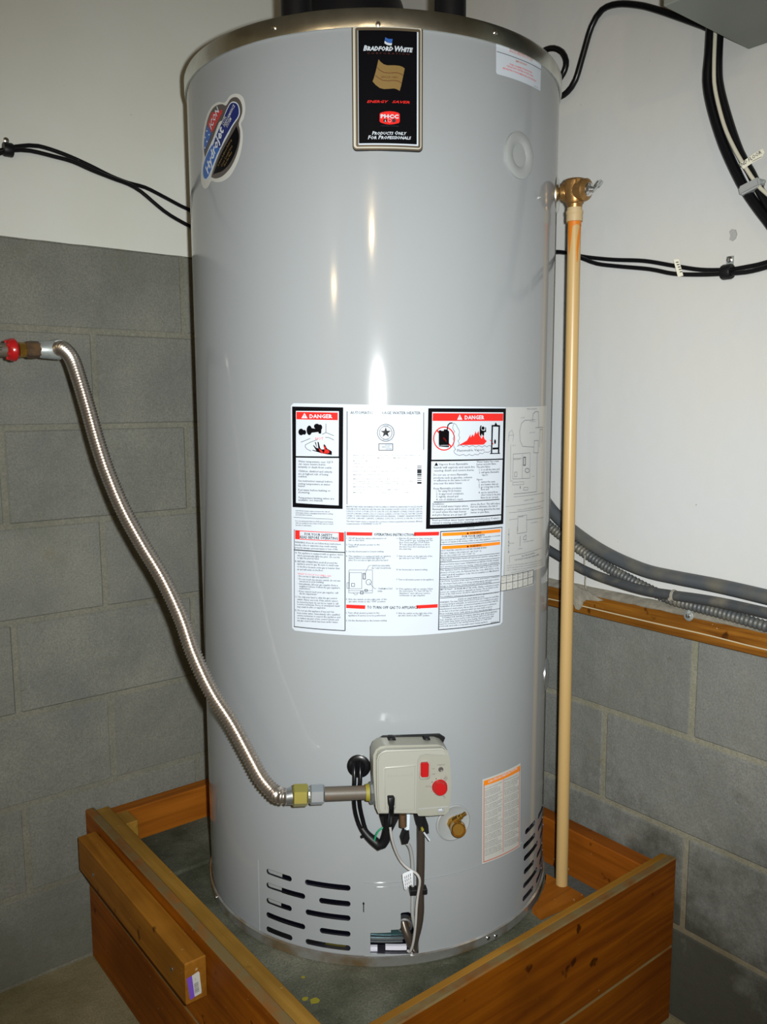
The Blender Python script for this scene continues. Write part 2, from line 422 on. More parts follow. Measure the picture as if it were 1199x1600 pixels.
def text_mesh(t, bold=0., it=0., caps=None):
    key = (t, bold, it, caps)
    if key in _TX: return _TX[key]
    cu = bpy.data.curves.new('t', 'FONT'); cu.body = t.upper() if caps else t; cu.resolution_u = 1; cu.offset = bold; cu.shear = it; cu.size = 1
    if caps:
        cu.small_caps_scale = caps; cu.body = t
        for ch, f in zip(t, cu.body_format): f.use_small_caps = True
    o = bpy.data.objects.new('t', cu); COL.objects.link(o)
    me = bpy.data.meshes.new_from_object(o, depsgraph=None)
    V = [(v.co.x, v.co.y) for v in me.vertices]; Fc = [tuple(p.vertices) for p in me.polygons]
    flip = me.polygons and me.polygons[0].normal.z < 0
    if flip: Fc = [f[::-1] for f in Fc]
    bpy.data.objects.remove(o); bpy.data.meshes.remove(me); bpy.data.curves.remove(cu)
    if not V: _TX[key] = None; return None
    x0 = min(v[0] for v in V); x1 = max(v[0] for v in V)
    _TX[key] = ([(v[0]-x0, v[1]) for v in V], Fc, x1-x0, .73); return _TX[key]
def surf(name, bm, ink, mapf, parent, off, step=.012, thick=0.):
    """flat bmesh -> bent on the surface with exact normals"""
    us = [v.co.x for v in bm.verts]
    if mapf is tank and us:
        u = math.floor(min(us)/step)*step
        while u < max(us):
            if u > min(us): bmesh.ops.bisect_plane(bm, geom=bm.verts[:]+bm.edges[:]+bm.faces[:], plane_co=(u, 0, 0), plane_no=(1, 0, 0), dist=1e-7)
            u += step
    og = org(parent)
    if thick:
        edges = [e for e in bm.edges if e.is_boundary]
        g = bmesh.ops.extrude_edge_only(bm, edges=edges)['geom']
        for v in g:
            if isinstance(v, bmesh.types.BMVert): v.co.z = -thick
    nv = []
    for v in bm.verts:
        p, n = mapf(v.co.x, v.co.y, off+v.co.z); v.co = p-og; nv.append(n)
    me = bpy.data.meshes.new(name); bm.to_mesh(me); bm.free(); me.materials.append(MT[ink])
    if not thick and len(me.polygons):
        for p in me.polygons: p.use_smooth = True
        me.normals_split_custom_set_from_vertices([tuple(n) for n in nv])
    o = bpy.data.objects.new(name, me); COL.objects.link(o); o.parent = parent; o.location = (0, 0, 0)
    ORG[o.name] = og
    return o
# ================================================================== THE ROOM
XR, YR, HC = -4.6, -4.4, 2.42
S = .2032
tag(obj('floor', box(NB(), (XR, YR, -.12), (0.12, .12, 0)), 'floor'), 'grey concrete basement floor', kind='structure')
tag(obj('ceiling', box(NB(), (XR, YR, HC), (.12, .12, HC+.1)), 'ceiling'), kind='structure')
tag(obj('wall_back', box(NB(), (XR-.1, YR, -.1), (XR, .12, HC+.1)), 'wallplain'), kind='structure')
tag(obj('wall_front', box(NB(), (XR-.1, YR-.1, -.1), (.12, YR, HC+.1)), 'wallplain'), kind='structure')
JT = .0042      # recess of mortar behind the block faces
wl = tag(obj('wall_left', box(NB(), (XR, JT*.55, -.05), (.12, .14, HC)), 'mortarL'), 'grey concrete block wall painted white above', kind='structure')
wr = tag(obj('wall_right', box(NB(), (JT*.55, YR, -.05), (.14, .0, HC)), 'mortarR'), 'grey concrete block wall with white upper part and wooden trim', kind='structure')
_bk = {}
def block(parent, axis, lo, hi, z0, z1, m):
    g = .0055
    L = round(hi-lo-2*g, 4); H = round(z1-z0-2*g, 4); key = (axis, L, H, m)
    if key not in _bk:
        b = NB()
        if axis == 0: box(b, (-L/2, 0, -H/2), (L/2, .03, H/2), .0028)
        else: box(b, (0, -L/2, -H/2), (.03, L/2, H/2), .0028)
        me = bpy.data.meshes.new('block'); b.to_mesh(me); b.free(); me.materials.append(MT[m]); _bk[key] = me
    o = bpy.data.objects.new('block', _bk[key]); COL.objects.link(o); o.parent = parent
    pr = random.uniform(-.0012, .0012)
    c = (lo+hi)/2
    o.location = (c, pr, (z0+z1)/2) if axis == 0 else (pr, c, (z0+z1)/2)
    o.rotation_euler = (0, random.uniform(-.0015, .0015), 0) if axis == 0 else (random.uniform(-.0015, .0015), 0, 0)
for i in range(8):          # left wall, course 0 on top
    z1 = 1.6256-S*i+.001; z0 = z1-S
    off = -.798 if i % 2 else -.586
    if i in (2, 4, 6): off = -.5895
    for k in range(-12, 3):
        lo, hi = max(off+k*2*S, XR+.002), off+(k+1)*2*S
        if hi > -.03: hi = -.002
        if lo > -.05 or hi-lo < .05: continue
        block(wl, 0, lo, hi, max(z0, 0), z1 if i else 1.607, 'blockL')
for i in range(4, 8):       # right wall
    z1 = 1.6256-S*i+.001; z0 = z1-S
    off = -.966 if i % 2 == 0 else -.763
    for k in range(-12, 4):
        lo, hi = max(off+k*2*S, YR+.002), off+(k+1)*2*S
        if hi > -.03: hi = -.002
        if lo > -.05 or hi-lo < .05: continue
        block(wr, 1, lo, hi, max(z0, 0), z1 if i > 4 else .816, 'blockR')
# upper white faces: thin coat with an uneven lower lip
def coat(name, parent, axis, zlow, a, b, th, m='plaster'):
    bm = NB(); n = 170; rows = []
    for k in range(n+1):
        t = a+(b-a)*k/n; zz = zlow+random.uniform(-.0007, .0007)
        rows.append([(t, 0, zz+.004), (t, -th, zz), (t, -th, zz+.03), (t, -th, HC)])
    if axis == 1: rows = [[(p[1], p[0], p[2]) for p in r] for r in rows]
    vs = [[bm.verts.new(p) for p in r] for r in rows]
    for A, B in zip(vs, vs[1:]):
        for j in range(3): bm.faces.new((A[j], B[j], B[j+1], A[j+1]))
    bmesh.ops.recalc_face_normals(bm, faces=bm.faces)
    return obj(name, bm, m, parent)
bmp = NB(); box(bmp, (XR, -.001, 1.615), (.0, .02, HC)); tag(obj('plaster', bmp, 'plasterL', wl))
coat('plaster_lip', wl, 0, 1.6005, XR, -.001, .006, 'plasterL')
bmp = NB(); box(bmp, (-.001, YR, .87), (.02, .0, HC)); obj('plaster', bmp, 'plaster', wr)
chp = NB(); pts = [onX(x, y, -.0005) for x, y in ((1141, 362), (1145, 358), (1151, 359), (1153, 366), (1151, 373), (1146, 377), (1141, 375), (1143, 369))]
vs = [chp.verts.new(p) for p in pts]; f = chp.faces.new(vs); r = bmesh.ops.extrude_face_region(chp, geom=[f]); 
for v in [g for g in r['geom'] if isinstance(g, bmesh.types.BMVert)]: v.co.x -= .0025
bmesh.ops.recalc_face_normals(chp, faces=chp.faces)
obj('chipped_patch', chp, 'chip', wr, label='bare grey chip in the white paint')
# trim board on the right wall + dusty mortar ledge + drip line
tr = tag(obj('trim_1', box(NB(), (-.022, YR, .816), (.004, -.002, .862), .002), 'trimwood'), 'varnished brown wooden trim board along the right wall', kind='structure')
lb = NB(); n = 220; rows = []
for k in range(n+1):
    y = YR-(YR+.002)*k/n; t = random.uniform(0, .004)
    rows.append([(0.002, y, .8745+t*.3), (-.006-t*.5, y, .872+t*.3), (-.018, y, .867+t*.3), (-.0238, y, .8640-t*.3), (-.0222, y, .8618-t*.45)])
vv = [[lb.verts.new(p) for p in r] for r in rows]
for A, B in zip(vv, vv[1:]):
    for j in range(4): lb.faces.new((A[j], B[j], B[j+1], A[j+1]))
bmesh.ops.recalc_face_normals(lb, faces=lb.faces)
obj('mortar_ledge', lb, 'caulk', tr, smooth=60)
dl = NB(); tube(dl, [(-.0225, YR+.1*k, .8325+random.uniform(-.0012, .0012)) for k in range(44)], .0013, 6)
obj('paint_line', dl, 'trimpaint', tr)
dr = NB()
pp = [(891, 915), (897, 912), (905, 918), (920, 924), (936, 934), (944, 938), (936, 939), (918, 937), (912, 941), (910, 949), (906, 953), (901, 951), (898, 944), (895, 935), (890, 926)]
vs = [dr.verts.new(onX(x, y, -.0225)) for x, y in pp]; f = dr.faces.new(vs)
r = bmesh.ops.extrude_face_region(dr, geom=[f])
for v in [g for g in r['geom'] if isinstance(g, bmesh.types.BMVert)]: v.co.x -= .003
bmesh.ops.recalc_face_normals(dr, faces=dr.faces)
obj('mortar_drip', dr, 'caulk', tr, label='pale mortar drip over the trim board')
# ================================================================== WOODEN PLATFORM
PX, PY, PZ = -.87, -.95, .357
pf = empty('wooden_platform', (-.435, -.475, 0), 'orange stained wooden plank box carrying the tall grey tank in the corner', 'platform')
def plank(nm, a, b, m, par=pf, bev=.0025, label=None): return obj(nm, box(NB(), a, b, bev), m, par, label=label)
z = PZ
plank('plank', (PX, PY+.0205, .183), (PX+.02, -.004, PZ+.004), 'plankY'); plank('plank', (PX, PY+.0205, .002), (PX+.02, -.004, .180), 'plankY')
plank('plank', (PX, PY, .1665), (-.004, PY+.018, PZ), 'plankX'); plank('plank', (PX, PY, .002), (-.004, PY+.018, .165), 'plankX')
plank('rail', (PX+.0205, PY+.036, .002), (PX+.054, -.004, PZ-.004), 'railY'); plank('rail', (PX+.0205, PY+.0185, .002), (-.004, PY+.035, PZ-.004), 'railX')
plank('back_rail', (PX+.0545, -.042, .002), (-.046, -.005, .347), 'plankXc'); plank('back_rail', (-.044, PY+.036, .002), (-.005, -.005, .330), 'plankYc')
ld = plank('ledger_board', (PX-.040, -.604, .262), (PX-.0005, -.072, .338), 'ledger', bev=.002, label='thick cleat board screwed along the left side of the box')
for x, y in ((146, 1367), (268, 1515)):
    p = onX(x, y, PX-.0405); obj('screw', lathe(NB(), p+Vector((.001, 0, 0)), (-1, 0, 0), [(0, .0045), (.0015, .0045), (.0025, .002)], 12), 'screw', ld)
# price sticker on the cleat's end
def endmap(u, v, off=0.): return Vector((u, -.6045-off, v)), Vector((0, -1, 0))
ed = Draw(lambda x, y: (lambda p: (p.x, p.z))(onY(x, y, -.6045)), 260, 1460, 11.43)
ed.poly('paper_pale', [(455, 735), (570, 655), (590, 680), (628, 1000), (625, 1045), (505, 1112)])
ed.poly('purple', [(360, 790), (455, 735), (505, 1112), (435, 1165), (415, 1140)])
ed.emit('x', endmap, ld, .0005, {'paper_pale': 'price_sticker', 'purple': 'purple_band'})
for k in range(12): ed.line('print_dkgrey', [(492+k*1.4, 880+k*15), (560+k*2.2, 838+k*15)], (3, 8, 5, 9, 4, 7)[k % 6])
ed.text('print_dkgrey', '2', 505, 815, h=32)
ed.text('print_gold', '2x4 STUD', 432, 1085, h=36, ang=math.radians(97), wx=.75)
ed.emit('x', endmap, ld, .0009, {'print_dkgrey': 'barcode', 'print_gold': 'sticker_lettering'})
# fill inside the box and slabs
tag(obj('gravel_fill', box(NB(), (PX+.055, PY+.036, .01), (-.046, -.043, .225)), 'gravel', origin=(-.43, -.48, .01)), 'dark rubble fill showing in the gap behind the slabs', 'gravel', kind='stuff')
s1 = tag(obj('concrete_slab', box(NB(), (-.812, -.910, .226), (-.164, -.247, ZB), .006, 2), 'slab', origin=(-.55, -.55, .226), smooth=30), 'large rough grey-green concrete slab under the front of the tall tank', 'slab')
s2 = tag(obj('concrete_slab', box(NB(), (-.784, -.2435, .226), (-.164, -.05, ZB), .008, 2), 'slab', origin=(-.52, -.15, .226), smooth=30), 'smaller concrete slab behind the tank in the back left corner of the box', 'slab')
plank('corner_block', (PX+.0545, -.105, .226), (-.786, -.0425, .349), 'railY')
fl = NB()
for x, y, r in ((474, 1527, .004), (492, 1564, .009), (477, 1561, .006)):
    p = onZ(x, y, ZB+.0004); poly(fl, [(p.x+r*math.cos(a)*random.uniform(.7, 1.1), p.y+r*math.sin(a)*random.uniform(.7, 1.1)) for a in [k*.7 for k in range(9)]])
    for v in fl.verts:
        if v.co.z == 0: v.co.z = ZB+.0006
obj('paint_fleck', fl, 'stain_yellow', s1, label='small yellow paint flecks')
c3 = [onZ(*p, .2885) for p in ((850, 1361), (913, 1398), (833, 1419))]
bd = NB()
vs = [(-.1645, -.848), (-.1645, -.749)]+[(TC.x+.3655*math.cos(a), TC.y+.3655*math.sin(a)) for a in [math.radians(-51.5-k*3.4) for k in range(7)]]+[(-.283, -.837)]
vs = [v for k, v in enumerate(vs) if v[0] < -.164][:]
vb = [bd.verts.new((x, y, ZB+.0004)) for x, y in vs]; vt = [bd.verts.new((x, y, .2885)) for x, y in vs]
bd.faces.new(vt); bd.faces.new(vb[::-1])
for i in range(len(vs)): bd.faces.new((vb[i], vb[(i+1) % len(vs)], vt[(i+1) % len(vs)], vt[i]))
bmesh.ops.recalc_face_normals(bd, faces=bd.faces)
tag(obj('support_board', bd, 'plankXc', origin=(-.20, -.80, .2774)), 'short orange board lying beside the foot of the cream pipe', 'board')
# ================================================================== WATER HEATER
wh = empty('water_heater', (TC.x, TC.y, ZB), 'tall grey cylindrical gas water heater standing on the wooden platform', 'water heater')
SEG = 160; LOWZ = .462
def ringprof(name, prof, m, parent=wh, seg=SEG, sm=35):
    return obj(name, lathe(NB(), (TC.x, TC.y, 0), (0, 0, 1), prof, seg, cap=False), m, parent, smooth=sm)
bm = NB(); n = SEG; rows = []
for zz in np.linspace(LOWZ, 1.845, 14):
    rows.append([bm.verts.new((TC.x+R*math.cos(2*math.pi*k/n), TC.y+R*math.sin(2*math.pi*k/n), zz)) for k in range(n)])
for A, B in zip(rows, rows[1:]):
    for k in range(n): bm.faces.new((A[k], A[(k+1) % n], B[(k+1) % n], B[k]))
bmesh.ops.translate(bm, verts=bm.verts, vec=-org(wh)); me = bpy.data.meshes.new('jacket'); bm.to_mesh(me); bm.free(); me.materials.append(MT['jacket'])
for p_ in me.polygons: p_.use_smooth = True
o = bpy.data.objects.new('jacket', me); COL.objects.link(o); o.parent = wh; ORG[o.name] = org(wh); jk = o
# lower jacket with real slots and the burner opening
def holes_sheet(outer, holes):
    b = NB()
    for loop in [outer]+holes:
        vs = [b.verts.new((p[0], p[1], 0)) for p in loop]
        for i in range(len(vs)): b.edges.new((vs[i], vs[(i+1) % len(vs)]))
    bmesh.ops.triangle_fill(b, use_beauty=True, use_dissolve=False, edges=b.edges[:])
    for f in b.faces:
        f.normal_update()
        if f.normal.z < 0: f.normal_flip()
    return b
def slot(x0, x1, cx, cy, hpx=10.5):
    s0 = q(x0, cy)[0]; s1 = q(x1, cy)[0]; zc = q(cx, cy)[1]; h = hpx/2*.00098
    if s1-s0 < .02: s1 = s0+.02
    return rrect(s0, zc-h, s1, zc+h, h*.98, 4)
slots = [slot(*a) for a in ((417, 456, 440, 1369), (417, 477, 447, 1393), (417, 456, 437, 1414), (417, 477, 447, 1440), (417, 457, 437, 1459),
                            (477, 548, 512, 1384), (499, 548, 523, 1410), (478, 548, 513, 1431), (500, 548, 524, 1457), (478, 548, 513, 1477.5))]
rs = []
for x0, x1, cx, cy in ((821, 836, 828, 1294), (818, 836, 828, 1314), (819, 840, 829, 1332), (819, 834, 826, 1356), (818, 839, 828, 1374), (817, 833, 825, 1397)):
    s0 = q(x0, cy)[0]; s1 = q(x1, cy)[0]; zc = q(cx, cy)[1]; rs.append(rrect(s0, zc-.0052, s1, zc+.0052, .0051, 4)); rs.append(rrect(s1+.02, zc-.0052, s1+.08, zc+.0052, .0051, 4))
burner = [q(x, y) for x, y in ((579, 1457), (611, 1456), (611, 1446), (614, 1436), (620, 1429), (629, 1425), (638, 1424), (646, 1428), (652, 1436), (654, 1446), (654, 1489), (579, 1489))]
HP = math.pi*R
jb = holes_sheet([(-HP, LOWZ), (-HP, .292), (HP, .292), (HP, LOWZ)], slots+rs+[burner])
lj = surf('lower_jacket', jb, 'jacket', tank, wh, 0., step=.014)
# rims of the holes (sheet thickness)
rm = NB()
for hl in slots+rs+[burner]:
    n = len(hl); A = [tank(*p, .0002)[0] for p in hl]; B = [tank(*p, -.004)[0] for p in hl]
    va = [rm.verts.new(p) for p in A]; vb2 = [rm.verts.new(p) for p in B]
    for i in range(n): rm.faces.new((va[i], va[(i+1) % n], vb2[(i+1) % n], vb2[i]))
obj('slot_rims', rm, 'inner', wh)['kind'] = 'stuff'
obj('inner_shell', lathe(NB(), (TC.x, TC.y, 0), (0, 0, 1), [(.28, R-.03), (.5, R-.03)], 64, cap=False), 'backing', wh, smooth=40)
# light inner baffle seen in the upper left slots
b = NB(); poly(b, [q(400, 1350), q(437, 1352), q(434, 1425), q(400, 1418)]); bo = surf('slot_baffle', b, 'plastic_grey', tank, wh, -.010)
b = NB(); poly(b, [q(505, 1481), q(538, 1486), q(540, 1481), q(508, 1476)]); surf('burner_tray_edge', b, 'gold_nut', tank, wh, -.01)
b = NB(); poly(b, [q(817, 1322), q(835, 1304), q(838, 1310), q(820, 1330)]); surf('slot_baffle', b, 'galv', tank, wh, -.012)
# burner access plate: a second thin sheet, proud of the jacket
sA, zA = q(569, 1379); sB = q(815, 1340)[0]
pl = holes_sheet([(sA, .2945), (sA, zA), (sB, zA), (sB, .2945)], [burner])
ap = surf('access_panel', pl, 'jacket', tank, wh, .0018, thick=.002)
me = ap.data
for p_ in me.polygons: p_.use_smooth = True
me.set_sharp_from_angle(angle=math.radians(40))
sC = q(403, 1355)[0]
b = NB(); poly(b, [(sC, .296), (sC, .437), (sC+.0016, .437), (sC+.0016, .296)]); surf('panel_seam', b, 'jacket', tank, wh, .0016, thick=.0016)
b = NB(); poly(b, rrect(q(585, 1382)[0], q(585, 1452)[1], q(626, 1382)[0], q(585, 1385)[1], .004)); surf('inspection_plate', b, 'jacket', tank, ap, .0030, thick=.0012)
# inside the burner opening
def shelf(y0, y1, m, off0, x0=577, x1=640, nm='burner_door_part'):
    b = NB(); poly(b, [q(x0, y0), q(x1, y0), q(x1, y1), q(x0, y1)]); return surf(nm, b, m, tank, wh, off0, thick=.006)
shelf(1458, 1466, 'teal', -.010, nm='burner_door'); shelf(1468, 1471, 'silver_nut', -.006, 577, 632, 'burner_rail'); shelf(1472.5, 1474.5, 'silver_nut', -.004, 577, 630, 'burner_rail')
shelf(1484, 1491, 'tray', -.008, 577, 590, 'tray_lip'); shelf(1482.5, 1489, 'tray', -.008, 603, 637, 'tray_lip')
b = NB(); poly(b, [q(x, y) for x, y in ((611, 1458), (611, 1446), (614, 1436), (621, 1429), (630, 1426), (626, 1432), (620, 1440), (619, 1458))]); surf('burner_door', b, 'teal', tank, wh, -.008)
b = NB(); b_r = NB()
lathe(b, tp(632, 1440, -.02), tank(0, 0)[1], [(0, .014), (.012, .014), (.013, .011), (.005, .010)], 24); obj('burner_collar', b, 'silver_nut', wh, smooth=40)
b = NB(); lathe(b, tp(638, 1438, -.018), tank(0, 0)[1], [(0, .009), (.006, .009)], 20); obj('sight_port', b, 'rust_brass', wh, smooth=40)
# rings and top
ringprof('top_ring', [(1.838, R+.0005), (1.838, R+.0035), (1.842, R+.0042), (1.862, R+.0042), (1.8665, R+.002), (1.867, R-.003), (1.855, R-.006)], 'steel_ring')
obj('top_cap', lathe(NB(), (TC.x, TC.y, 0), (0, 0, 1), [(1.845, R-.001), (1.857, R-.004), (1.857, .02)], 96), 'jacket', wh, smooth=40)
ringprof('bottom_ring', [(ZB, R-.01), (ZB, R+.002), (ZB+.003, R+.0045), (ZB+.019, R+.0045), (ZB+.021, R+.001)], 'chrome_ring')
obj('base_pan', lathe(NB(), (TC.x, TC.y, 0), (0, 0, 1), [(ZB, R-.012), (ZB+.02, R-.012)], 64), 'inner', wh)
for x, y, o_ in ((428, 43, .004), (775, 50, .004), (591, 38, .004), (338, 1402, .0045), (763, 1466, .0045), (775, 1463, .0045)):
    p, n_ = tank(*q(x, y, o_), o_); obj('ring_screw', lathe(NB(), p, n_, [(-.001, .0042), (.0015, .004), (.0025, .002)], 12), 'screw', wh, smooth=50)
b = NB(); p, n_ = tank(*q(568.5, 1411), .0); lathe(b, p, n_, [(0, .0018), (.0024, .0018)], 8); obj('panel_hole', b, 'black', wh)
b = NB(); poly(b, rrect(q(567.5, 1412)[0], q(567, 1425)[1], q(569.5, 1412)[0], q(567, 1410)[1], .0005)); surf('panel_hole', b, 'print_grey', tank, wh, .0004)
# collars
def collar(x, y, ro, ri, m='plastic_grey', h=.004, inner=None, nm='outlet_collar'):
    p, n_ = tank(*q(x, y), 0)
    o = obj(nm, lathe(NB(), p-n_*.003, n_, [(0, ro), (.003+h*.6, ro), (.003+h, ro-.003), (.003+h, ri+.004), (.003+h*.5, ri), (0.0022, ri)], 48, cap=False), m, wh, smooth=40)
    obj('port', lathe(NB(), p-n_*.004, n_, [(0, ri), (.0048, ri), (.0052, ri*.6)], 32), inner or m, o, smooth=40); return o
collar(811, 243, .0375, .0185, 'jacket_pale' if 'jacket_pale' in MT else 'plastic_grey')
for x, y, z_ in ((868, 292, None), (850, 1061, None)):
    s_, zz = (.468, 1.655) if y < 500 else (.462, .7256)
    p, n_ = tank(s_, zz, 0); obj('side_escutcheon', lathe(NB(), p-n_*.004, n_, [(0, .034), (.004, .034), (.0075, .028), (.009, .016)], 40), 'steel_ring' if y < 500 else 'silver_nut', wh, smooth=40)
p, n_ = tank(*q(561, 1197), 0)
gm = obj('cable_grommet', lathe(NB(), p-n_*.002, n_, [(0, .0205), (.004, .0205), (.0065, .017), (.0065, .011), (.0035, .009), (.0035, .001)], 32), 'cable', wh, smooth=40)
# ---- badge
bd_ = Draw(q, 400, 0, 3.747)
def rr(D, ink, x0, y0, x1, y1, r):
    a = D.c(x0, y1); b_ = D.c(x1, y0); c_ = D.c(x0, y0); d_ = D.c(x1, y1)
    poly(D.bm(ink), rrect(a[0], (a[1]+d_[1])/2, (b_[0]+d_[0])/2, (b_[1]+c_[1])/2, r))
LV = 0
rr(bd_, 'bronze', 570, 155, 974, 885, .006); bg = bd_.emit('b', tank, wh, .0032, {'bronze': 'badge'})['bronze']
b = NB(); a_ = (bd_.c(570, 885)[0], bd_.c(570, 885)[1]); c_ = bd_.c(974, 155); poly(b, rrect(a_[0]-.0006, a_[1]-.0006, c_[0]+.0006, c_[1]+.0006, .0065)); surf('badge_edge', b, 'black', tank, bg, .0024, thick=.0024)
rr(bd_, 'silver', 575, 160, 966, 876, .005); bd_.emit('b', tank, bg, .0036, {'silver': 'silver_border'})
rr(bd_, 'bronze', 588, 174, 960, 868, .003); bd_.emit('b', tank, bg, .0040, {'bronze': 'bronze_border'})
rr(bd_, 'print_white', 602, 190, 948, 857, .0008); bd_.emit('b', tank, bg, .0043, {'print_white': 'white_border'})
rr(bd_, 'print_black', 605, 190, 939, 848, .0006); bd_.emit('b', tank, bg, .0046, {'print_black': 'black_face'})
W = bd_
W.text('print_white', 'Bradford', 630, 304, 803, 31, bold=.035, it=.25, caps=.80); W.text('print_white', 'White', 811, 308, 916, 32, bold=.035, it=.25, caps=.80)
W.text('print_redbrown', 'C O R P O R A T I O N', 652, 324, 895, 10)
W.view(560, 45, 12.49)
W.poly('print_gold', [(395, 620), (430, 665), (490, 715), (560, 738), (700, 738), (800, 748), (860, 770), (897, 800), (830, 1130), (800, 1235), (790, 1230), (740, 1200), (690, 1188), (600, 1195), (500, 1200), (420, 1180), (340, 1120), (280, 1050), (300, 1000), (340, 860)])
W.poly('print_blue', [(525, 190), (560, 215), (600, 225), (665, 225), (655, 290), (600, 290), (560, 270), (515, 240)])
W.poly('print_white', [(512, 262), (560, 295), (600, 305), (655, 308), (645, 350), (600, 350), (560, 342), (508, 310)])
W.poly('print_blue', [(512, 248), (560, 278), (655, 290), (655, 306), (600, 303), (560, 293), (511, 262)])
W.view(560, 130, 12.49)
W.text('print_red', 'ENERGY', 172, 405, 585, 50, bold=.02, it=.3); W.text('print_red', 'SAVER', 655, 407, 995, 50, bold=.02, it=.3)
W.poly('print_red', [(415, 620), (440, 595), (520, 575), (600, 568), (690, 575), (775, 597), (802, 625), (802, 770), (780, 800), (690, 820), (600, 828), (520, 815), (440, 790), (415, 765)])
W.text('print_grey', 'OFFICIAL SPONSOR', 440, 862, 780, 22)
W.text('print_white', 'Products Only', 270, 1027, 935, 72, bold=.022, it=.25, caps=.8, y1=1030)
W.text('print_white', 'For Professionals', 190, 1112, 1020, 74, bold=.022, it=.25, caps=.8, y1=1118)
W.emit('b', tank, bg, .0050, {'print_white': 'white_lettering', 'print_redbrown': 'dim_red_lettering', 'print_gold': 'gold_flag', 'print_blue': 'blue_flag', 'print_red': 'red_lettering', 'print_grey': 'grey_lettering'})
W.view(560, 45, 12.49)
for dy in (0, 150): W.line('print_redbrown', [(365-dy*.2, 780+dy), (420-dy*.2, 835+dy), (500-dy*.2, 880+dy), (600-dy*.2, 890+dy), (720-dy*.2, 882+dy), (800-dy*.2, 895+dy), (868-dy*.2, 935+dy)], 11)
W.text('print_redbrown', 'SINCE 1881', 440, 985, 760, 42)
W.view(560, 130, 12.49)
W.text('print_white', 'PHCC', 435, 702, 780, 74, bold=.05); W.disc('print_black', 523, 752, 34, 36); W.disc('print_grey', 690, 752, 34, 36); W.ring('print_white', 607, 752, 30, 6)
W.poly('print_white', [(523, 725), (540, 780), (506, 780)])
W.emit('b', tank, bg, .0054, {'print_white': 'white_lettering', 'print_redbrown': 'flag_line', 'print_black': 'logo_dot', 'print_grey': 'logo_dot'})
# ---- space heating label
sp = Draw(q, 765, 60, 12.62)
sp.poly('paper', [(128, 90), (1015, 470), (1000, 1040), (150, 705), (128, 670)]); so = sp.emit('x', tank, wh, .0006, {'paper': 'outlet_label'})['paper']
def arc(D, ink, t, x0, y0, x1, y1, h, **k): D.text(ink, t, x0, y0, x1, h, y1=y1, **k)
arc(sp, 'print_pink', 'SPACE HEATING OUTLET', 385, 268, 850, 462, 48, bold=.02)
arc(sp, 'print_pink', 'IMPORTANT', 515, 468, 735, 550, 42, bold=.02)
arc(sp, 'print_red', 'THIS CONNECTION IS FOR', 392, 528, 835, 695, 34, bold=.01)
arc(sp, 'print_red', 'USE AS HOT WATER OUTLET ONLY', 335, 560, 860, 770, 34, bold=.01)
arc(sp, 'print_red', 'SEE INSTRUCTION MANUAL FOR DETAILS', 250, 600, 915, 865, 34, bold=.01)
sp.line('print_grey', [(140, 262), (560, 405), (1010, 620)], 8); arc(sp, 'print_grey', '238-40', 870, 945, 950, 985, 18)
sp.emit('x', tank, so, .0010, {'print_pink': 'pale_red_lettering', 'print_red': 'red_lettering', 'print_grey': 'ruled_line'})
# ---- oval jet sticker (traced at 9.41 px per photo pixel)
hj = Draw(q, 300, 130, 9.41)
def smooth_poly(ink, pts, _p=hj.poly):
    if len(pts) > 8:
        out = []; n = len(pts)
        for i in range(n):
            a, b_, c_, d_ = [Vector(pts[(i+k) % n]) for k in (-1, 0, 1, 2)]
            for t in (0, .33, .66): out.append(tuple(.5*((2*b_)+(c_-a)*t+(2*a-5*b_+4*c_-d_)*t*t+(3*b_-a-3*c_+d_)*t**3)))
        pts = out
    _p(ink, pts)
hj.poly = smooth_poly
hj.poly('paper_pale', [(640, 155), (720, 175), (770, 240), (790, 380), (765, 520), (725, 600), (748, 700), (750, 850), (715, 1050), (650, 1220), (560, 1370), (450, 1445), (350, 1455), (290, 1440), (240, 1530), (190, 1550), (150, 1490), (135, 1380), (150, 1200), (165, 1050), (155, 900), (170, 720), (215, 500), (290, 350), (390, 280), (490, 285), (560, 190)])
hs = hj.emit('x', tank, wh, .0006, {'paper_pale': 'oval_sticker'})['paper_pale']
hj.poly('print_dkgrey', [(640, 205), (700, 235), (740, 320), (745, 440), (695, 590), (715, 700), (712, 860), (670, 1040), (590, 1220), (480, 1350), (380, 1400), (310, 1390), (300, 1340), (420, 1000), (600, 640), (520, 560), (430, 560), (380, 640), (230, 1060), (190, 1040), (185, 880), (215, 640), (270, 450), (350, 340), (450, 310), (510, 330), (570, 240)])
hj.emit('x', tank, hs, .0010, {'print_dkgrey': 'dark_ground'})
hj.poly('print_black', [(665, 640), (700, 760), (690, 880), (640, 1040), (560, 1190), (460, 1290), (350, 1330), (330, 1330), (430, 1060), (560, 820), (640, 680)])
hj.poly('print_dkred', [(300, 430), (345, 425), (460, 390), (455, 440), (400, 540), (330, 690), (300, 730), (240, 610)])
hj.poly('print_blue', [(240, 620), (300, 740), (260, 850), (195, 1010), (188, 880), (205, 740)])
hj.poly('print_white', [(620, 272), (680, 300), (712, 380), (705, 490), (620, 620), (500, 830), (390, 1060), (300, 1300), (255, 1400), (215, 1425), (180, 1395), (165, 1310), (175, 1200), (230, 1030), (330, 800), (440, 590), (520, 390), (570, 300)])
hj.emit('x', tank, hs, .0014, {'print_black': 'black_panel', 'print_dkred': 'red_panel', 'print_blue': 'blue_panel', 'print_white': 'white_outline'})
hj.poly('print_navy', [(620, 290), (675, 315), (700, 385), (693, 485), (610, 610), (490, 820), (420, 960), (330, 900), (450, 590), (530, 400), (575, 315)])
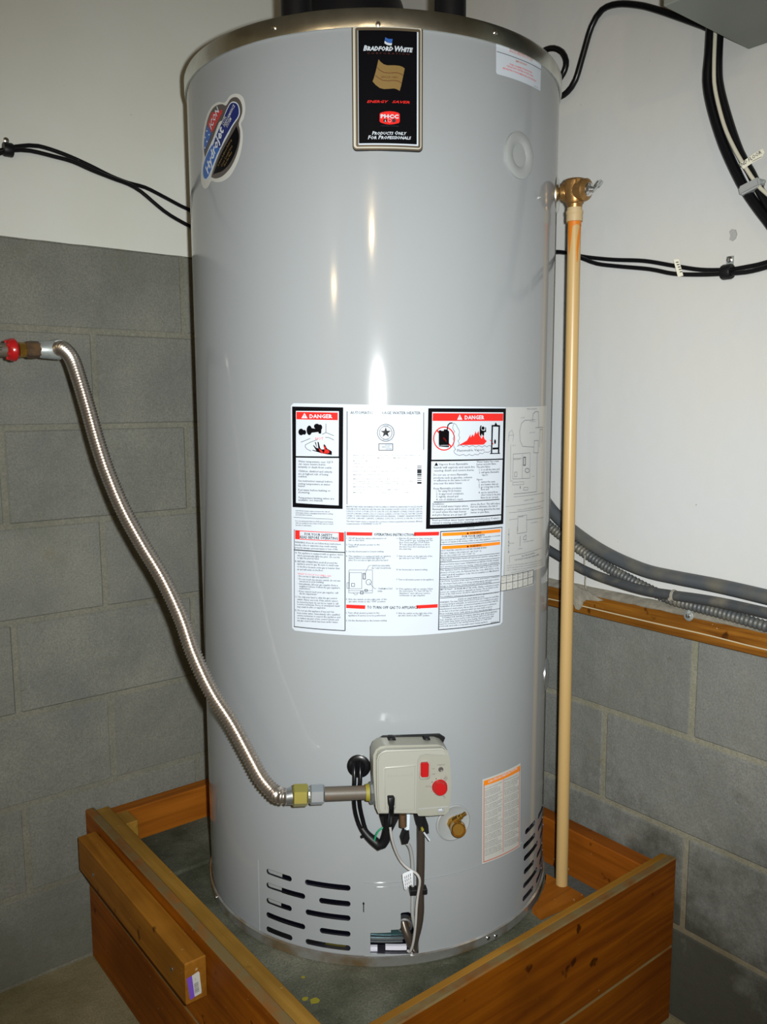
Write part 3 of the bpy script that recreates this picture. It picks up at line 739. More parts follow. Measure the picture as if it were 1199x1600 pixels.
hj.poly('print_blue', [(330, 900), (420, 960), (380, 1055), (290, 1290), (250, 1380), (215, 1410), (188, 1385), (177, 1310), (187, 1205), (240, 1040)])
for x, y in ((235, 705), (265, 760), (208, 800), (235, 860), (205, 950)): hj.disc('print_white', x, y, 10, 14, 6)
hj.emit('x', tank, hs, .0018, {'print_navy': 'navy_band', 'print_blue': 'blue_band', 'print_white': 'star'})
def ctext(D, ink, t, x0, y0, x1, y1, h, **k):
    a = Vector(D.c(x0, y0)); b_ = Vector(D.c(x1, y1)); g = text_mesh(t, k.get('bold', 0), k.get('it', 0)); V, Fc, wid, ch = g
    ex = (b_-a); L_ = ex.length; ex.normalize(); ey = Vector((-ex.y, ex.x)); B = D.bm(ink)
    vs = [B.verts.new((*(a+ex*(v[0]*L_/wid)+ey*(v[1]*h/ch)), 0)) for v in V]
    for f in Fc: B.faces.new([vs[i] for i in f])
ctext(hj, 'print_white', 'Hydrojet', 255, 1345, 490, 690, .0165, bold=.03, it=.2)
ctext(hj, 'print_white', 'ICON', 300, 690, 425, 400, .012, bold=.02, it=.3)
ctext(hj, 'paper_pale', 'TOTAL', 470, 625, 520, 500, .006, bold=.01); ctext(hj, 'paper_pale', 'PERFORMANCE', 500, 650, 650, 340, .006, bold=.01); ctext(hj, 'paper_pale', 'SYSTEM', 535, 660, 600, 535, .006, bold=.01)
for t, a1 in (('Reduces Sediment Build-up', (405, 1230, 605, 840)), ('Cross Coaxial Inlet', (455, 1240, 615, 930)), ('More Hot Water', (500, 1230, 610, 1020))): ctext(hj, 'print_gold', t, *a1, .0045)
hj.emit('x', tank, hs, .0022, {'print_white': 'white_lettering', 'paper_pale': 'pale_lettering', 'print_gold': 'tan_lettering'})
# ---- the big instruction label
D = Draw(q, 0, 0, 1)
D.poly('paper', [(459, 630), (560, 632), (660, 634), (790, 636), (790, 700), (790, 800), (787, 890), (785, 972), (781, 976), (735, 984), (640, 993), (560, 993), (500, 989), (461, 985), (457, 981), (455, 634)])
D.poly('paper_grey', [(789.5, 636), (820, 636), (854, 634), (853, 760), (852, 884), (820, 895), (788, 900)])
big = D.emit('x', tank, wh, .0006, {'paper': 'instruction_label', 'paper_grey': 'clear_diagram_label'})
bl, cl = big['paper'], big['paper_grey']
D.poly('paper_pale', [(782, 900), (833, 890), (833, 914), (781, 923)]); D.emit('x', tank, cl, .0009, {'paper_pale': 'rating_table'})
# danger panel left
D.view(450, 625, 5.71)
D.poly('print_black', [(40, 58), (495, 66), (490, 972), (45, 955)])
D2 = Draw(q, 650, 625, 5.45)
D2.poly('print_black', [(105, 70), (765, 72), (742, 1055), (85, 1098)])
D3 = Draw(q, 450, 820, 5.71)
D3.rect('print_black', 57, 40, 62, 910); D3.rect('print_black', 508, 60, 515, 945)
D3.poly('print_black', [(55, 903), (510, 940), (510, 947), (55, 910)]); D3.poly('print_black', [(55, 218), (510, 242), (510, 250), (55, 226)])
D.rect('print_grey', 527, 100, 533, 930); D.rect('paper_bright', 530, 450, 1199, 925, 452, 930)
for k in range(10): D.rect('print_grey', 1153, 585+k*16, 1192, 592+k*16)
D.rect('print_grey', 1153, 620, 1192, 650); D.rect('print_grey', 1153, 660, 1192, 674); D.rect('print_grey', 1153, 735, 1192, 748)
D2.rect('print_grey', 63, 105, 68, 425); 
# red / orange bars
D3.poly('print_red', [(67, 47), (108, 49), (108, 125), (67, 122)]); D3.poly('print_red', [(455, 65), (502, 70), (502, 148), (455, 146)]); D3.poly('print_red', [(67, 120), (502, 143), (502, 149), (67, 127)]); D3.poly('print_red', [(67, 47), (502, 68), (502, 74), (67, 54)])
D3.poly('print_red', [(525, 63), (755, 67), (752, 97), (525, 94)]); D3.poly('print_red', [(1150, 68), (1180, 68), (1180, 98), (1152, 98)])
D3.poly('print_red', [(521, 710), (692, 717), (690, 750), (521, 742)]); D3.poly('print_red', [(1172, 716), (1180, 716), (1180, 748), (1172, 750)])
D4 = Draw(q, 650, 820, 5.45)
D4.poly('print_red', [(-15, 62), (198, 58), (195, 90), (-15, 94)]); D4.poly('print_red', [(5, 684), (185, 674), (184, 704), (5, 712)])
D4.line('print_black', [(210, 57), (732, 20), (712, 828), (192, 893)], 7, True)
D4.poly('print_orange', [(225, 68), (720, 35), (719, 62), (224, 96)]); D4.poly('print_orange', [(222, 180), (716, 143), (715, 168), (221, 208)])
for a, b_ in ((168, 133), (280, 240), (318, 280), (375, 330), (465, 430), (537, 487), (625, 568), (775, 712)): D4.line('print_grey', [(205, a), (712, b_)], 4)
def multi(Ds, par, off, names):
    """join the inks of several drawings"""
    T = Draw(q)
    for d in Ds:
        for ink, bb_ in d.b.items():
            t = T.bm(ink); vm = {v: t.verts.new(v.co) for v in bb_.verts}
            for f in bb_.faces:
                try: t.faces.new([vm[v] for v in f.verts])
                except ValueError: pass
            bb_.free()
        d.b = {}
    return T.emit('x', tank, par, off, names)
multi([D, D2, D3, D4], bl, .0009, {'print_black': 'black_frame', 'print_red': 'red_bar', 'print_orange': 'orange_bar', 'paper_bright': 'rating_sticker', 'print_grey': 'ruled_line'})
D.poly('print_white', [(75, 97), (457, 100), (455, 503), (75, 500)]); D.poly('print_white', [(75, 513), (457, 518), (455, 940), (75, 918)])
D2.poly('print_white', [(137, 102), (742, 105), (736, 498), (132, 508)]); D2.poly('print_white', [(130, 522), (735, 508), (723, 972), (122, 1002)]); D2.poly('print_white', [(121, 1012), (722, 982), (721, 1022), (120, 1062)])
multi([D, D2], bl, .0012, {'print_white': 'white_panel'})
D.poly('print_red', [(80, 105), (447, 112), (447, 180), (80, 172)]); D2.poly('print_red', [(142, 112), (740, 115), (738, 178), (140, 178)]); D2.poly('print_black', [(150, 865), (708, 842), (708, 848), (150, 872)])
multi([D, D2], bl, .0015, {'print_red': 'danger_bar', 'print_black': 'divider'})
# headline words, pictograms
D.text('print_white', 'DANGER', 197, 161, 400, 34, bold=.03); D.poly('print_white', [(152, 115), (180, 163), (124, 163)])
D2.text('print_white', 'DANGER', 412, 165, 578, 34, bold=.03); D2.poly('print_white', [(370, 122), (392, 168), (348, 168)])
D.disc('print_black', 122, 285, 24, 30); D.disc('print_black', 150, 288, 17, 22); D.disc('print_black', 195, 270, 24, 43); D.poly('print_black', [(190, 245), (245, 255), (290, 252), (303, 270), (300, 300), (280, 300), (275, 285), (190, 295)])
D.disc('print_black', 262, 235, 26, 24); D.disc('print_black', 290, 244, 20, 26)
for L_ in ([(343, 212), (343, 290), (412, 318)], [(343, 290), (310, 305)], [(122, 376), (202, 343)], [(338, 332), (372, 336), (412, 356)], [(268, 352), (200, 378), (160, 400), (158, 418), (175, 438), (210, 455)]): D.line('print_grey', L_, 4)
D.poly('print_black', [(243, 372), (255, 380), (262, 425), (275, 432), (268, 372), (278, 375), (292, 430), (330, 440), (322, 392), (335, 400), (352, 432), (395, 458), (395, 490), (340, 482), (290, 470), (222, 450), (225, 444), (258, 452), (228, 405), (235, 402), (262, 432)])
D2.poly('print_black', [(192, 262), (205, 255), (215, 262), (235, 262), (235, 250), (262, 250), (280, 268), (278, 402), (192, 395)])
D2.line('print_black', [(262, 262), (270, 215), (285, 198), (305, 195)], 9)
D2.poly('print_black', [(640, 212), (712, 214), (705, 452), (693, 452), (698, 228), (652, 226), (645, 452), (634, 452)]); D2.poly('print_black', [(675, 190), (690, 214), (663, 214)]); D2.poly('print_black', [(626, 452), (712, 450), (712, 458), (626, 460)]); D2.poly('print_black', [(648, 405), (697, 403), (697, 420), (648, 422)])
D2.poly('print_black', [(540, 232), (548, 215), (556, 218), (550, 238), (556, 258), (580, 262), (586, 250), (584, 232), (592, 232), (594, 272), (578, 275), (575, 305), (562, 300), (556, 285), (550, 315), (538, 290)]); D2.disc('print_black', 567, 240, 13, 15)
D2.disc('print_black', 669, 355, 8, 20)
pp = []
for k in range(40): pass
def cloud(Q, pts, amp, n):
    out = []
    for a, b_ in zip(pts, pts[1:]):
        dx, dy = b_[0]-a[0], b_[1]-a[1]; L_ = math.hypot(dx, dy); m = max(1, int(L_/n))
        for k in range(m*6):
            t = k/(m*6); w_ = abs(math.sin(math.pi*t*m))*amp; out.append((a[0]+dx*t-dy/L_*w_, a[1]+dy*t+dx/L_*w_))
    Q.line('print_grey', out+[pts[-1]], 3)
cloud(D2, [(305, 196), (350, 235), (360, 300), (350, 395), (450, 400), (560, 402), (640, 398)], -12, 38)
cloud(D2, [(318, 205), (328, 270), (325, 350), (335, 420), (330, 455), (400, 462), (500, 460), (580, 440), (640, 425)], 12, 38)
D2.poly('print_red', [(362, 384), (430, 345), (462, 292), (462, 320), (480, 290), (488, 312), (505, 265), (512, 290), (530, 262), (536, 300), (556, 330), (570, 298), (580, 332), (600, 350), (575, 378), (560, 380)])
D2.poly('print_red', [(618, 338), (640, 345), (658, 380), (648, 376), (636, 352)]); D2.ring('print_red', 237, 328, 88, 9, 98); D2.line('print_red', [(180, 262), (295, 395)], 12)
D.text('print_red', 'HOT', 250, 355, 320, 24); D.poly('print_red', [(268, 405), (282, 435), (330, 445), (318, 400), (338, 420), (372, 455), (372, 472), (330, 470), (290, 460)])
D.poly('print_white', [(282, 400), (300, 440), (322, 440), (305, 390)])
for Q, x, y in ((D, 152, 158), (D2, 370, 164)):
    Q.poly('print_red', [(x-2.5, y-26), (x+2.5, y-26), (x+1.5, y-10), (x-1.5, y-10)]); Q.disc('print_red', x, y-4, 2.5, 3, 8)
D.text('print_red', 'BURN', 298, 478, 360, 15, bold=.02); D2.text('print_white', 'FLAMMABLE', 195, 392, 272, 10)
D.text('print_black', 'AUTOMATIC STORAGE WATER HEATER', 560, 125, 1182, 26, y1=128)
D.ring('print_grey', 873, 292, 74, 5, 76); D.ring('print_grey', 873, 292, 56, 4, 58)
st = []
for k in range(10): rr_ = 48 if k % 2 == 0 else 19; st.append((873+rr_*math.sin(k*math.pi/5), 290-rr_*math.cos(k*math.pi/5)))
D.poly('print_black', st); D.text('print_grey', 'DESIGN', 850, 235, 897, 12); D.text('print_grey', 'CERTIFIED', 842, 360, 903, 12); D.text('print_grey', 'R', 928, 360, h=10)
D.line('print_grey', [(812, 390), (935, 390), (935, 448), (812, 448)], 6, True); D.text('print_grey', 'GAMA', 835, 425, 865, 14); D.text('print_grey', 'EFFICIENCY', 868, 408, 925, 10); D.text('print_grey', 'RATING', 868, 424, 910, 10); D.text('print_grey', 'CERTIFIED', 868, 440, 925, 10)
D2.text('print_black', 'Flammable Vapors', 348, 440, 578, 22)
D3.text('print_black', 'FOR YOUR SAFETY', 153, 92, 400, 24, bold=.015, y1=104); D3.text('print_black', 'READ BEFORE OPERATING', 112, 118, 450, 24, bold=.015, y1=132)
D3.text('print_black', 'OPERATING INSTRUCTIONS', 768, 95, 1138, 24, bold=.02, y1=98); D3.text('print_black', 'TO TURN OFF GAS TO APPLIANCE', 708, 745, 1160, 26, bold=.015, y1=745)
D4.text('print_black', 'FOR YOUR SAFETY', 390, 108, 582, 20, bold=.02, y1=97)
for y0, y1_ in ((78, 71), (190, 181)): D4.text('print_black', 'WARNING', 455, y0, 552, 18, bold=.02, y1=y1_); D4.poly('print_black', [(438, y0-18), (448, y0), (428, y0+1)])
# small print
def lines(Dr, rows, x, h, wx=.82, ink='print_grey', dy=0., bold=0.010):
    bold = bold or .008; h = h*1.12
    for r_ in rows:
        y, t = r_[0], r_[1]; xx = r_[2] if len(r_) > 2 else x; x1 = r_[3] if len(r_) > 3 else None
        Dr.text(ink, t, xx, y, x1, h, bold=bold, wx=wx, y1=(y+dy*(x1-xx)) if x1 else None)
lines(D, [(554, 'Water temperature over 125°F', 97, 405), (577, 'can cause severe burns', 97, 338), (603, 'instantly or death from scalds.', 97, 398), (640, 'Children, disabled and elderly', 97, 398), (665, 'are at highest risk of being', 97, 363), (688, 'scalded.', 97, 175), (727, 'See instruction manual before', 97, 400), (753, 'setting temperature at water', 97, 382), (773, 'heater.', 97, 160), (808, 'Feel water before bathing or', 97, 382), (830, 'showering.', 97, 200), (878, 'Temperature limiting valves are', 97, 415), (898, 'available, see manual.', 97, 318)], 97, 16, ink='print_black', dy=.03, bold=0)
lines(D, [(992, 'CAUTION: Hotter water increases the risk of', 72, 375), (1010, 'scald injury. Before changing temperature setting', 72, 405), (1027, 'see instruction manual.', 72, 220), (1082, 'It is recommended that an ASSE approved mixing', 72, 405), (1100, 'valve be installed in the outlet of this unit to reduce', 72, 410), (1120, 'the risk of scald injury.', 72, 215)], 72, 11, dy=.03)
D.line('print_grey', [(57, 1045), (402, 1062)], 3)
lines(D, [(498, 'BRADFORD WHITE CORPORATION  www.bradfordwhite.com', 585, 1185), (522, '200 Lafayette St. Middleville, MI 49333', 585, 1050), (548, 'MODEL NO.  M-I-TW-75S6BN', 585, 820), (572, 'SERIAL NO.', 585, 700), (604, 'TYPE GAS      NATURAL', 585, 830), (614, 'DATE 2008', 950, 1060), (640, 'INPUT BTU/HR   CAPACITY', 585, 960), (638, '76000', 1030, 1095), (672, 'MANIFOLD PRESSURE', 585, 830), (708, 'MAX WORKING PRESSURE  150 PSI', 585, 1010), (733, 'CLEARANCE  TOP   FRONT   SIDES', 585, 990), (730, '16   0 IN.', 1020, 1120), (752, 'RECOVERY RATING  GAL PER HOUR', 585, 990), (755, '78   0 PCT', 1010, 1100), (780, 'MIN INLET PRESSURE   5.0 IN WC', 585, 950), (804, 'FOR INSTALLATION ON NONCOMBUSTIBLE', 585, 990), (830, 'Manufactured under  ANSI Z21.10.1  2004', 585, 1075)], 585, 11, bold=.006, ink='print_faint')
pat = ['MANUFACTURED UNDER ONE OR MORE OF THE FOLLOWING U.S. PATENTS No. RE34,534; RE37,719; 4,416,222; 4,628,184;', '4,669,448; 4,672,919; 4,829,983; 4,829,982; 4,861,968; 4,904,428; 5,000,893; 5,023,031; 5,052,346; 5,081,696;', '5,092,519; 5,115,767; 5,199,385; 5,277,171; 5,341,770; 5,372,185; 5,485,879; 5,574,822; 5,596,952; 5,682,666;', '5,761,379; 5,943,984; 5,954,492; 6,056,117; 6,142,216; 6,684,821; 6,935,280; 7,063,132; 7,007,748; 7,270,087;', 'OTHER U.S. AND FOREIGN PATENT APPLICATIONS PENDING.  CURRENT CANADIAN PATENTS:', '1,272,914; 1,280,043; 1,289,832; 2,045,862; 2,092,105; 2,107,012; 2,108,186; 2,112,515;']
lines(D, [(956+k*20.5, t, 525, 1199) for k, t in enumerate(pat)]+[(1086, 'This water heater meets or exceeds all or portions of (where applicable) the minimum efficiency', 525, 1199), (1108, 'requirements of ASHRAE Code 90.', 525, 838)], 525, 12)
lines(D2, [(555, 'Vapors from flammable', 192, 440), (582, 'liquids will explode and catch fire', 150, 497), (608, 'causing death and severe burns.', 150, 493), (645, 'Do not use or store Flammable', 148, 437), (670, 'products such as gasoline, solvents', 148, 475), (692, 'or adhesives in the same room or', 148, 452), (717, 'area near the water heater.', 148, 392), (760, 'Keep flammable products:', 148, 387), (782, '1. far away from heater,', 170, 385), (806, '2. in approved containers,', 170, 405), (830, '3. tightly closed and', 170, 357), (855, "4. out of children's reach.", 170, 400), (892, 'Installation:', 140, 240), (913, 'Do not install water heater where', 138, 440), (937, 'flammable products will be stored', 137, 445), (960, 'or used unless the main burner', 136, 425), (985, 'and pilot flames are at least 18"', 135, 428)], 148, 16, ink='print_black', dy=-.015, bold=0)
lines(D2, [(533, 'Water heater has a main', 513, 702), (555, 'burner and pilot flame.', 513, 680), (578, 'The pilot flame:', 512, 628), (601, '1. is on all the time and', 533, 706), (624, '2. will ignite flammable', 533, 702), (645, 'vapors.', 556, 610), (684, 'Vapors:', 512, 565), (705, '1. cannot be seen,', 532, 672), (727, '2. are heavier than air,', 530, 700), (748, '3. go a long way on the', 530, 703), (768, 'floor and', 549, 615), (795, '4. can be carried from', 529, 692), (815, 'other rooms to the pilot', 548, 715), (838, 'flame by air currents.', 547, 700), (895, 'above the floor. This will reduce,', 463, 712), (916, 'but not eliminate, the risk of', 463, 690), (940, 'vapors being ignited by the main', 463, 710), (964, 'burner or pilot flame.', 463, 622), (1030, 'Read and follow water heater warnings and instructions. If owner\'s', 137, 705), (1052, 'manual is missing contact the distributor or manufacturer.', 136, 632)], 513, 15, ink='print_black', dy=-.035, bold=0)
D2.poly('print_black', [(171, 530), (188, 558), (155, 560)]); D4.text('print_grey', '238-40300-00K', 432, 31, 495, 8)
lines(D3, [(160, 'WARNING: If you do not follow these instructions', 67, 475), (183, 'exactly, a fire or explosion may result causing', 67, 440), (207, 'property damage, personal injury or loss of life.', 67, 450), (253, 'A. This appliance is equipped with an ignition device', 70, 498), (278, 'which automatically lights the pilot.  Do not try', 88, 465), (300, 'to light the pilot by hand.', 88, 282), (330, 'B. BEFORE OPERATING smell all around the', 70, 445), (352, 'appliance area for gas. Be sure to smell next', 88, 455), (377, 'to the floor because some gas is heavier than', 88, 465), (402, 'air and will settle on the floor.', 88, 320), (462, '• Do not try to light any appliance.', 92, 370), (487, '• Do not touch any electric switch; do not use', 92, 470), (508, 'any phone in your building.', 108, 325), (530, '• Immediately call your gas supplier from a', 92, 448), (552, "neighbor's phone. Follow the gas supplier's", 108, 467), (572, 'instructions.', 108, 205), (596, '• If you cannot reach your gas supplier, call', 92, 450), (618, 'the fire department.', 108, 262), (645, 'C. Use only your hand to slide the gas control', 70, 440), (669, 'switch. Never use tools. If the switch cannot', 88, 448), (692, 'be moved by hand, do not try to repair it, call', 88, 452), (712, 'a service technician. Force or attempted repair', 88, 467), (735, 'may result in a fire or explosion.', 88, 342), (766, 'D. Do not use this appliance if any part has', 70, 415), (790, 'been under water. Immediately call a qualified', 88, 465), (812, 'service technician to inspect the appliance and', 88, 470), (835, 'to replace any part of the control system and', 88, 455), (857, 'any gas control which has been under water.', 88, 452)], 88, 14, dy=.045)
D3.text('print_red', 'WHAT TO DO IF YOU SMELL GAS', 92, 440, 390, 14, y1=462)
lines(D3, [(125, '1. STOP! Read the safety information at', 525, 878), (143, 'left on this label.', 543, 685), (182, '2. Turn off all electric power to the', 522, 820), (198, 'appliance.', 543, 628), (242, '3. Set the thermostat to lowest setting.', 522, 858), (284, '4. This appliance is equipped with an ignition', 520, 917), (301, 'device which automatically lights the', 543, 865), (320, 'pilot. Do not try to light the pilot by hand.', 543, 897), (370, 'SWITCH SHOWN', 750, 908), (392, 'IN "ON" POSITION', 750, 917), (575, 'THERMOSTAT', 805, 935), (597, 'DIAL', 803, 845), (668, '5. Slide the switch on the right side of the', 520, 882), (688, 'gas valve down to the "OFF" position.', 545, 875), (790, '1. Turn off all electric power to the', 522, 817), (812, 'appliance if service is to be performed.', 541, 875), (857, '2. Set the thermostat to the lowest setting.', 521, 885)], 543, 13)
lines(D3, [(125, '6. Wait five (5) minutes to clear out any gas.', 970, 1290), (143, 'Then smell for gas, including near the', 993, 1290), (162, 'floor. If you smell gas, STOP! Follow', 993, 1262), (181, '"B" in the safety information at left on', 993, 1262), (200, "this label. If you don't smell gas, go to", 993, 1265), (220, 'the next step.', 993, 1103), (284, '7. Slide the switch on the right side of the', 970, 1286), (302, 'gas valve up to the "ON" position.', 993, 1238), (404, '8. Set thermostat to desired setting.', 968, 1245), (492, '9. Turn on all electric power to the appliance.', 966, 1300), (575, '10. If the appliance will not operate, follow', 966, 1290), (594, 'the instructions "To Turn Off Gas To', 993, 1280), (614, 'Appliance" and call your service', 993, 1265), (633, 'technician or gas supplier.', 993, 1225), (792, '3. Slide the switch on the right side of the', 966, 1285), (812, 'gas valve down to the "OFF" position.', 985, 1262)], 970, 13)
D3.line('print_grey', [(548, 402), (755, 402), (755, 605), (545, 605)], 3, True); D3.line('print_grey', [(552, 425), (660, 425), (660, 568), (550, 568)], 3, True); D3.line('print_grey', [(672, 432), (692, 432), (692, 482), (672, 482)], 6, True); D3.ring('print_grey', 722, 510, 24, 4); D3.line('print_grey', [(725, 512), (775, 568), (788, 568)], 3); D3.line('print_grey', [(682, 450), (722, 365), (742, 360)], 3); D3.line('print_grey', [(570, 520), (596, 520), (596, 548), (570, 548)], 4, True); D3.line('print_grey', [(688, 575), (710, 575), (710, 592), (688, 592)], 5, True)
D3.line('print_grey', [(545, 585), (755, 585)], 3); D3.line('print_grey', [(530, 515), (545, 515), (545, 565), (530, 565)], 3, True); D3.line('print_grey', [(585, 607), (600, 622), (618, 620), (622, 607)], 3); D3.line('print_grey', [(650, 592), (672, 592), (672, 615), (650, 615)], 5, True); D3.text('print_red', 'v', 728, 442, h=12)
def w4(rows, h=14, bold=0.010):
    for y0, t, x0, x1, y1_ in rows: D4.text('print_grey', t, x0, y0, x1, h, y1=y1_, bold=bold)
w4([(135, 'Do not store or use gasoline or other flammable, combustible, or corrosive', 215, 715, 95), (153, 'vapors or liquids in the vicinity of this or any other appliance.', 215, 632, 125), (226, 'HOT WATER CAN PRODUCE 3RD DEGREE BURNS', 213, 597, 198), (248, 'IN LESS THAN 6 SECONDS AT 140° F (60° C)', 212, 552, 226), (270, 'IN 30 SECONDS AT 130° F (54° C)', 211, 497, 248), (297, 'Vapors from flammable liquids will explode and catch fire causing death or', 211, 708, 262), (313, 'severe burns.', 210, 305, 305), (342, 'Read and follow water heater WARNINGS and INSTRUCTIONS. If installer', 209, 705, 303), (362, 'and operation instructions are missing, contact the dealer or manufacturer.', 208, 706, 322), (392, 'This appliance must be installed in accordance with local codes, or in the', 207, 700, 350), (412, 'absence of local codes, the National Fuel Gas Code, ANSI Z223.1, or the', 206, 702, 372), (434, 'CAN/CGA-B149 Installation Codes. Not for installation in a Manufactured', 206, 700, 392), (455, 'Home (Mobile Home).', 205, 370, 440), (487, 'CAUTION: Operation of this water heater in an environment is contaminated', 205, 705, 443), (507, 'by chlorinated hydrocarbon or strong oxidizing agents, will result in serious', 204, 700, 467), (528, 'damage to these surfaces, internal steel parts and void the warranty.', 203, 640, 490), (557, 'IMPORTANT - BURNER MUST BE LEVEL. Always combustion is noted', 203, 700, 513), (578, 'burner are equipped with an adjustable air shutter. The air shutter on the', 203, 695, 532), (596, 'front of the main burner should be adjusted only if needed.', 203, 620, 560), (615, 'See installation instructions for proper air shutter adjustment procedures.', 202, 700, 577), (640, 'STATE OF CALIFORNIA NOTICE', 355, 577, 616), (665, 'WARNING: This water heater must be braced, anchored or strapped to avoid falling', 202, 700, 612), (682, 'or moving during an earthquake. See instructions for correct installation procedures.', 201, 697, 632), (702, 'WARNING: If not installed, operated and maintained in accordance with the', 201, 695, 650), (722, "manufacturer's instructions, this product could expose you to substances", 200, 680, 675), (742, 'in the fuel or from fuel combustion which can cause death or serious', 200, 645, 700), (762, 'illness including cancer, birth defects or other reproductive harm.', 199, 645, 720), (795, 'SUITABLE FOR WATER (POTABLE) HEATING AND SPACE HEATING', 220, 685, 742), (815, 'Toxic chemicals, such as used for boiler treatment, shall not be introduced', 198, 660, 762), (832, 'into potable water heater used for space heating. This water heater shall', 198, 655, 782), (850, 'never be connected to any existing heating systems or components', 197, 640, 800), (868, 'previously used with a nonpotable water heating appliance.', 197, 610, 828), (838, '238-40300-00', 632, 695, 830)])
multi([D, D2, D3, D4], bl, .0018, {'print_black': 'black_lettering', 'print_grey': 'small_lettering', 'print_red': 'red_pictograms', 'print_white': 'white_lettering', 'print_faint': 'faint_lettering'})
# clear diagram label: wiring diagram, faint
E2 = Draw(q, 650, 625, 5.45)
Ln = lambda pts, wd=2.5, cl_=False: E2.line('print_faint', pts, wd*.75, cl_)
E2.text('print_faint', 'WIRING DIAGRAM', 940, 82, 1025, 11); E2.text('print_faint', 'ON CHART', 890, 155, 925, 9)
Ln([(995, 170), (925, 172), (895, 200), (880, 270), (885, 350), (905, 395), (1000, 400)]); Ln([(1005, 345), (1040, 345), (1038, 450), (1000, 448)], 2.5, True)
Ln([(1045, 240), (1040, 100), (1015, 98), (995, 120), (990, 165)]); Ln([(1015, 235), (1080, 232)]); Ln([(1050, 400), (1055, 250), (1075, 250), (1070, 360)]); Ln([(825, 460), (970, 450), (968, 665), (822, 672)], 3, True); Ln([(825, 500), (900, 495)]); Ln([(905, 460), (902, 670)])
E2.line('print_grey', [(913, 488), (930, 487), (929, 555), (912, 556)], 4, True); E2.ring('print_faint', 945, 600, 18, 3); Ln([(838, 615), (858, 613), (856, 652), (836, 654)], 3, True); Ln([(805, 380), (802, 690), (822, 690)]); Ln([(1030, 450), (1025, 780), (830, 800)]); Ln([(822, 700), (915, 695), (915, 718), (820, 724)], 2.5, True)
Ln([(785, 350), (790, 280), (815, 255), (828, 300), (822, 350)]); Ln([(785, 300), (830, 300)]); E2.text('print_faint', 'WIRED', 985, 172, 1015, 8); E2.text('print_faint', 'CONTROL', 965, 188, 1015, 8); E2.text('print_faint', 'GAS VALVE', 965, 282, 1010, 8); E2.text('print_faint', 'PILOT', 820, 392, 845, 9); E2.text('print_faint', 'Honeywell', 828, 512, 885, 12); E2.text('print_faint', 'LEDBL', 985, 655, 1005, 8)
E2.line('print_grey', [(885, 735), (885, 752)], 4); Ln([(915, 745), (950, 742), (950, 765), (912, 768)], 2.5, True); Ln([(760, 908), (1090, 855)]); Ln([(830, 825), (1085, 790)])
E2.text('print_faint', 'SCHEMATIC WIRING', 915, 862, 1000, 10, y1=845); E2.text('print_faint', 'IF ANY OF THE ORIGINAL WIRE AS SUPPLIED', 860, 942, 1060, 9, y1=905)
for a, b_ in (((790, 960), (1080, 915)), ((790, 1020), (865, 1010)), ((865, 990), (865, 1117)), ((865, 990), (940, 978)), ((940, 978), (940, 1117)), ((940, 1020), (1080, 1000))): Ln([a, b_])
E2.text('print_faint', 'GND', 868, 1002, 915, 11, y1=995); E2.text('print_faint', 'CONTROL', 975, 1052, 1035, 9, y1=1040)
E2.view(650, 820, 5.45)
Ln([(860, 15), (860, 75), (940, 62), (940, 0)], 3); Ln([(790, 30), (785, 240)], 3); 
for y in (82, 145, 175, 230): E2.disc('print_faint', 787, y, 5, 6, 8)
Ln([(885, 95), (883, 180)], 4); E2.text('print_faint', 'NEUTRAL', 790, 163, 835, 9, y1=158); E2.text('print_faint', 'CONTROL', 862, 210, 905, 9, y1=203); E2.text('print_faint', 'HOT SURFACE IGNITER', 912, 152, 1000, 9, y1=135); Ln([(912, 105), (935, 85), (935, 128), (912, 125)], 3, True)
Ln([(795, 265), (1070, 195)]); Ln([(793, 265), (793, 325)]); E2.text('print_grey', 'ELECTRICAL RATING', 898, 272, 1008, 11, y1=243); E2.text('print_grey', '115 VOLTS 60 HZ LESS THAN 5 AMPS', 838, 306, 1045, 13, y1=258)
for k, t in enumerate(('IF ANY OF THE ORIGINAL WIRE AS SUPPLIED WITH THE APPLIANCE', 'MUST BE REPLACED, IT MUST BE REPLACED WITH TYPE', '105 C WIRE OR ITS EQUIVALENT EXCEPT AS NOTED')): E2.text('print_faint', t, 772, 352+k*20, 1075, 9, y1=300+k*20)
E2.text('print_faint', 'FOR ALTITUDES ABOVE 2000 FT', 808, 412, 945, 9, y1=385)
for pts in ([(722, 437), (997, 382)], [(722, 500), (996, 437)], [(720, 565), (994, 500)], [(722, 437), (720, 565)], [(768, 428), (767, 555)], [(822, 418), (820, 543)], [(866, 408), (865, 533)], [(908, 400), (906, 522)], [(950, 392), (949, 512)], [(997, 382), (994, 500)]): E2.line('print_grey', pts, 3)
for k, t in enumerate(('MODEL', 'GAS', 'MIN', 'MAX', 'CAP', 'REC')): E2.text('print_faint', t, 728+k*45, 455-k*9, 758+k*44, 9); E2.text('print_faint', t[:2]+'.', 728+k*45, 478-k*9, 758+k*44, 9); E2.text('print_grey', str((6, 72, 52, 8, 28, 36)[k]), 740+k*45, 538-k*10, h=11)
E2.emit('x', tank, cl, .0013, {'print_faint': 'faint_diagram', 'print_grey': 'grey_lettering'})
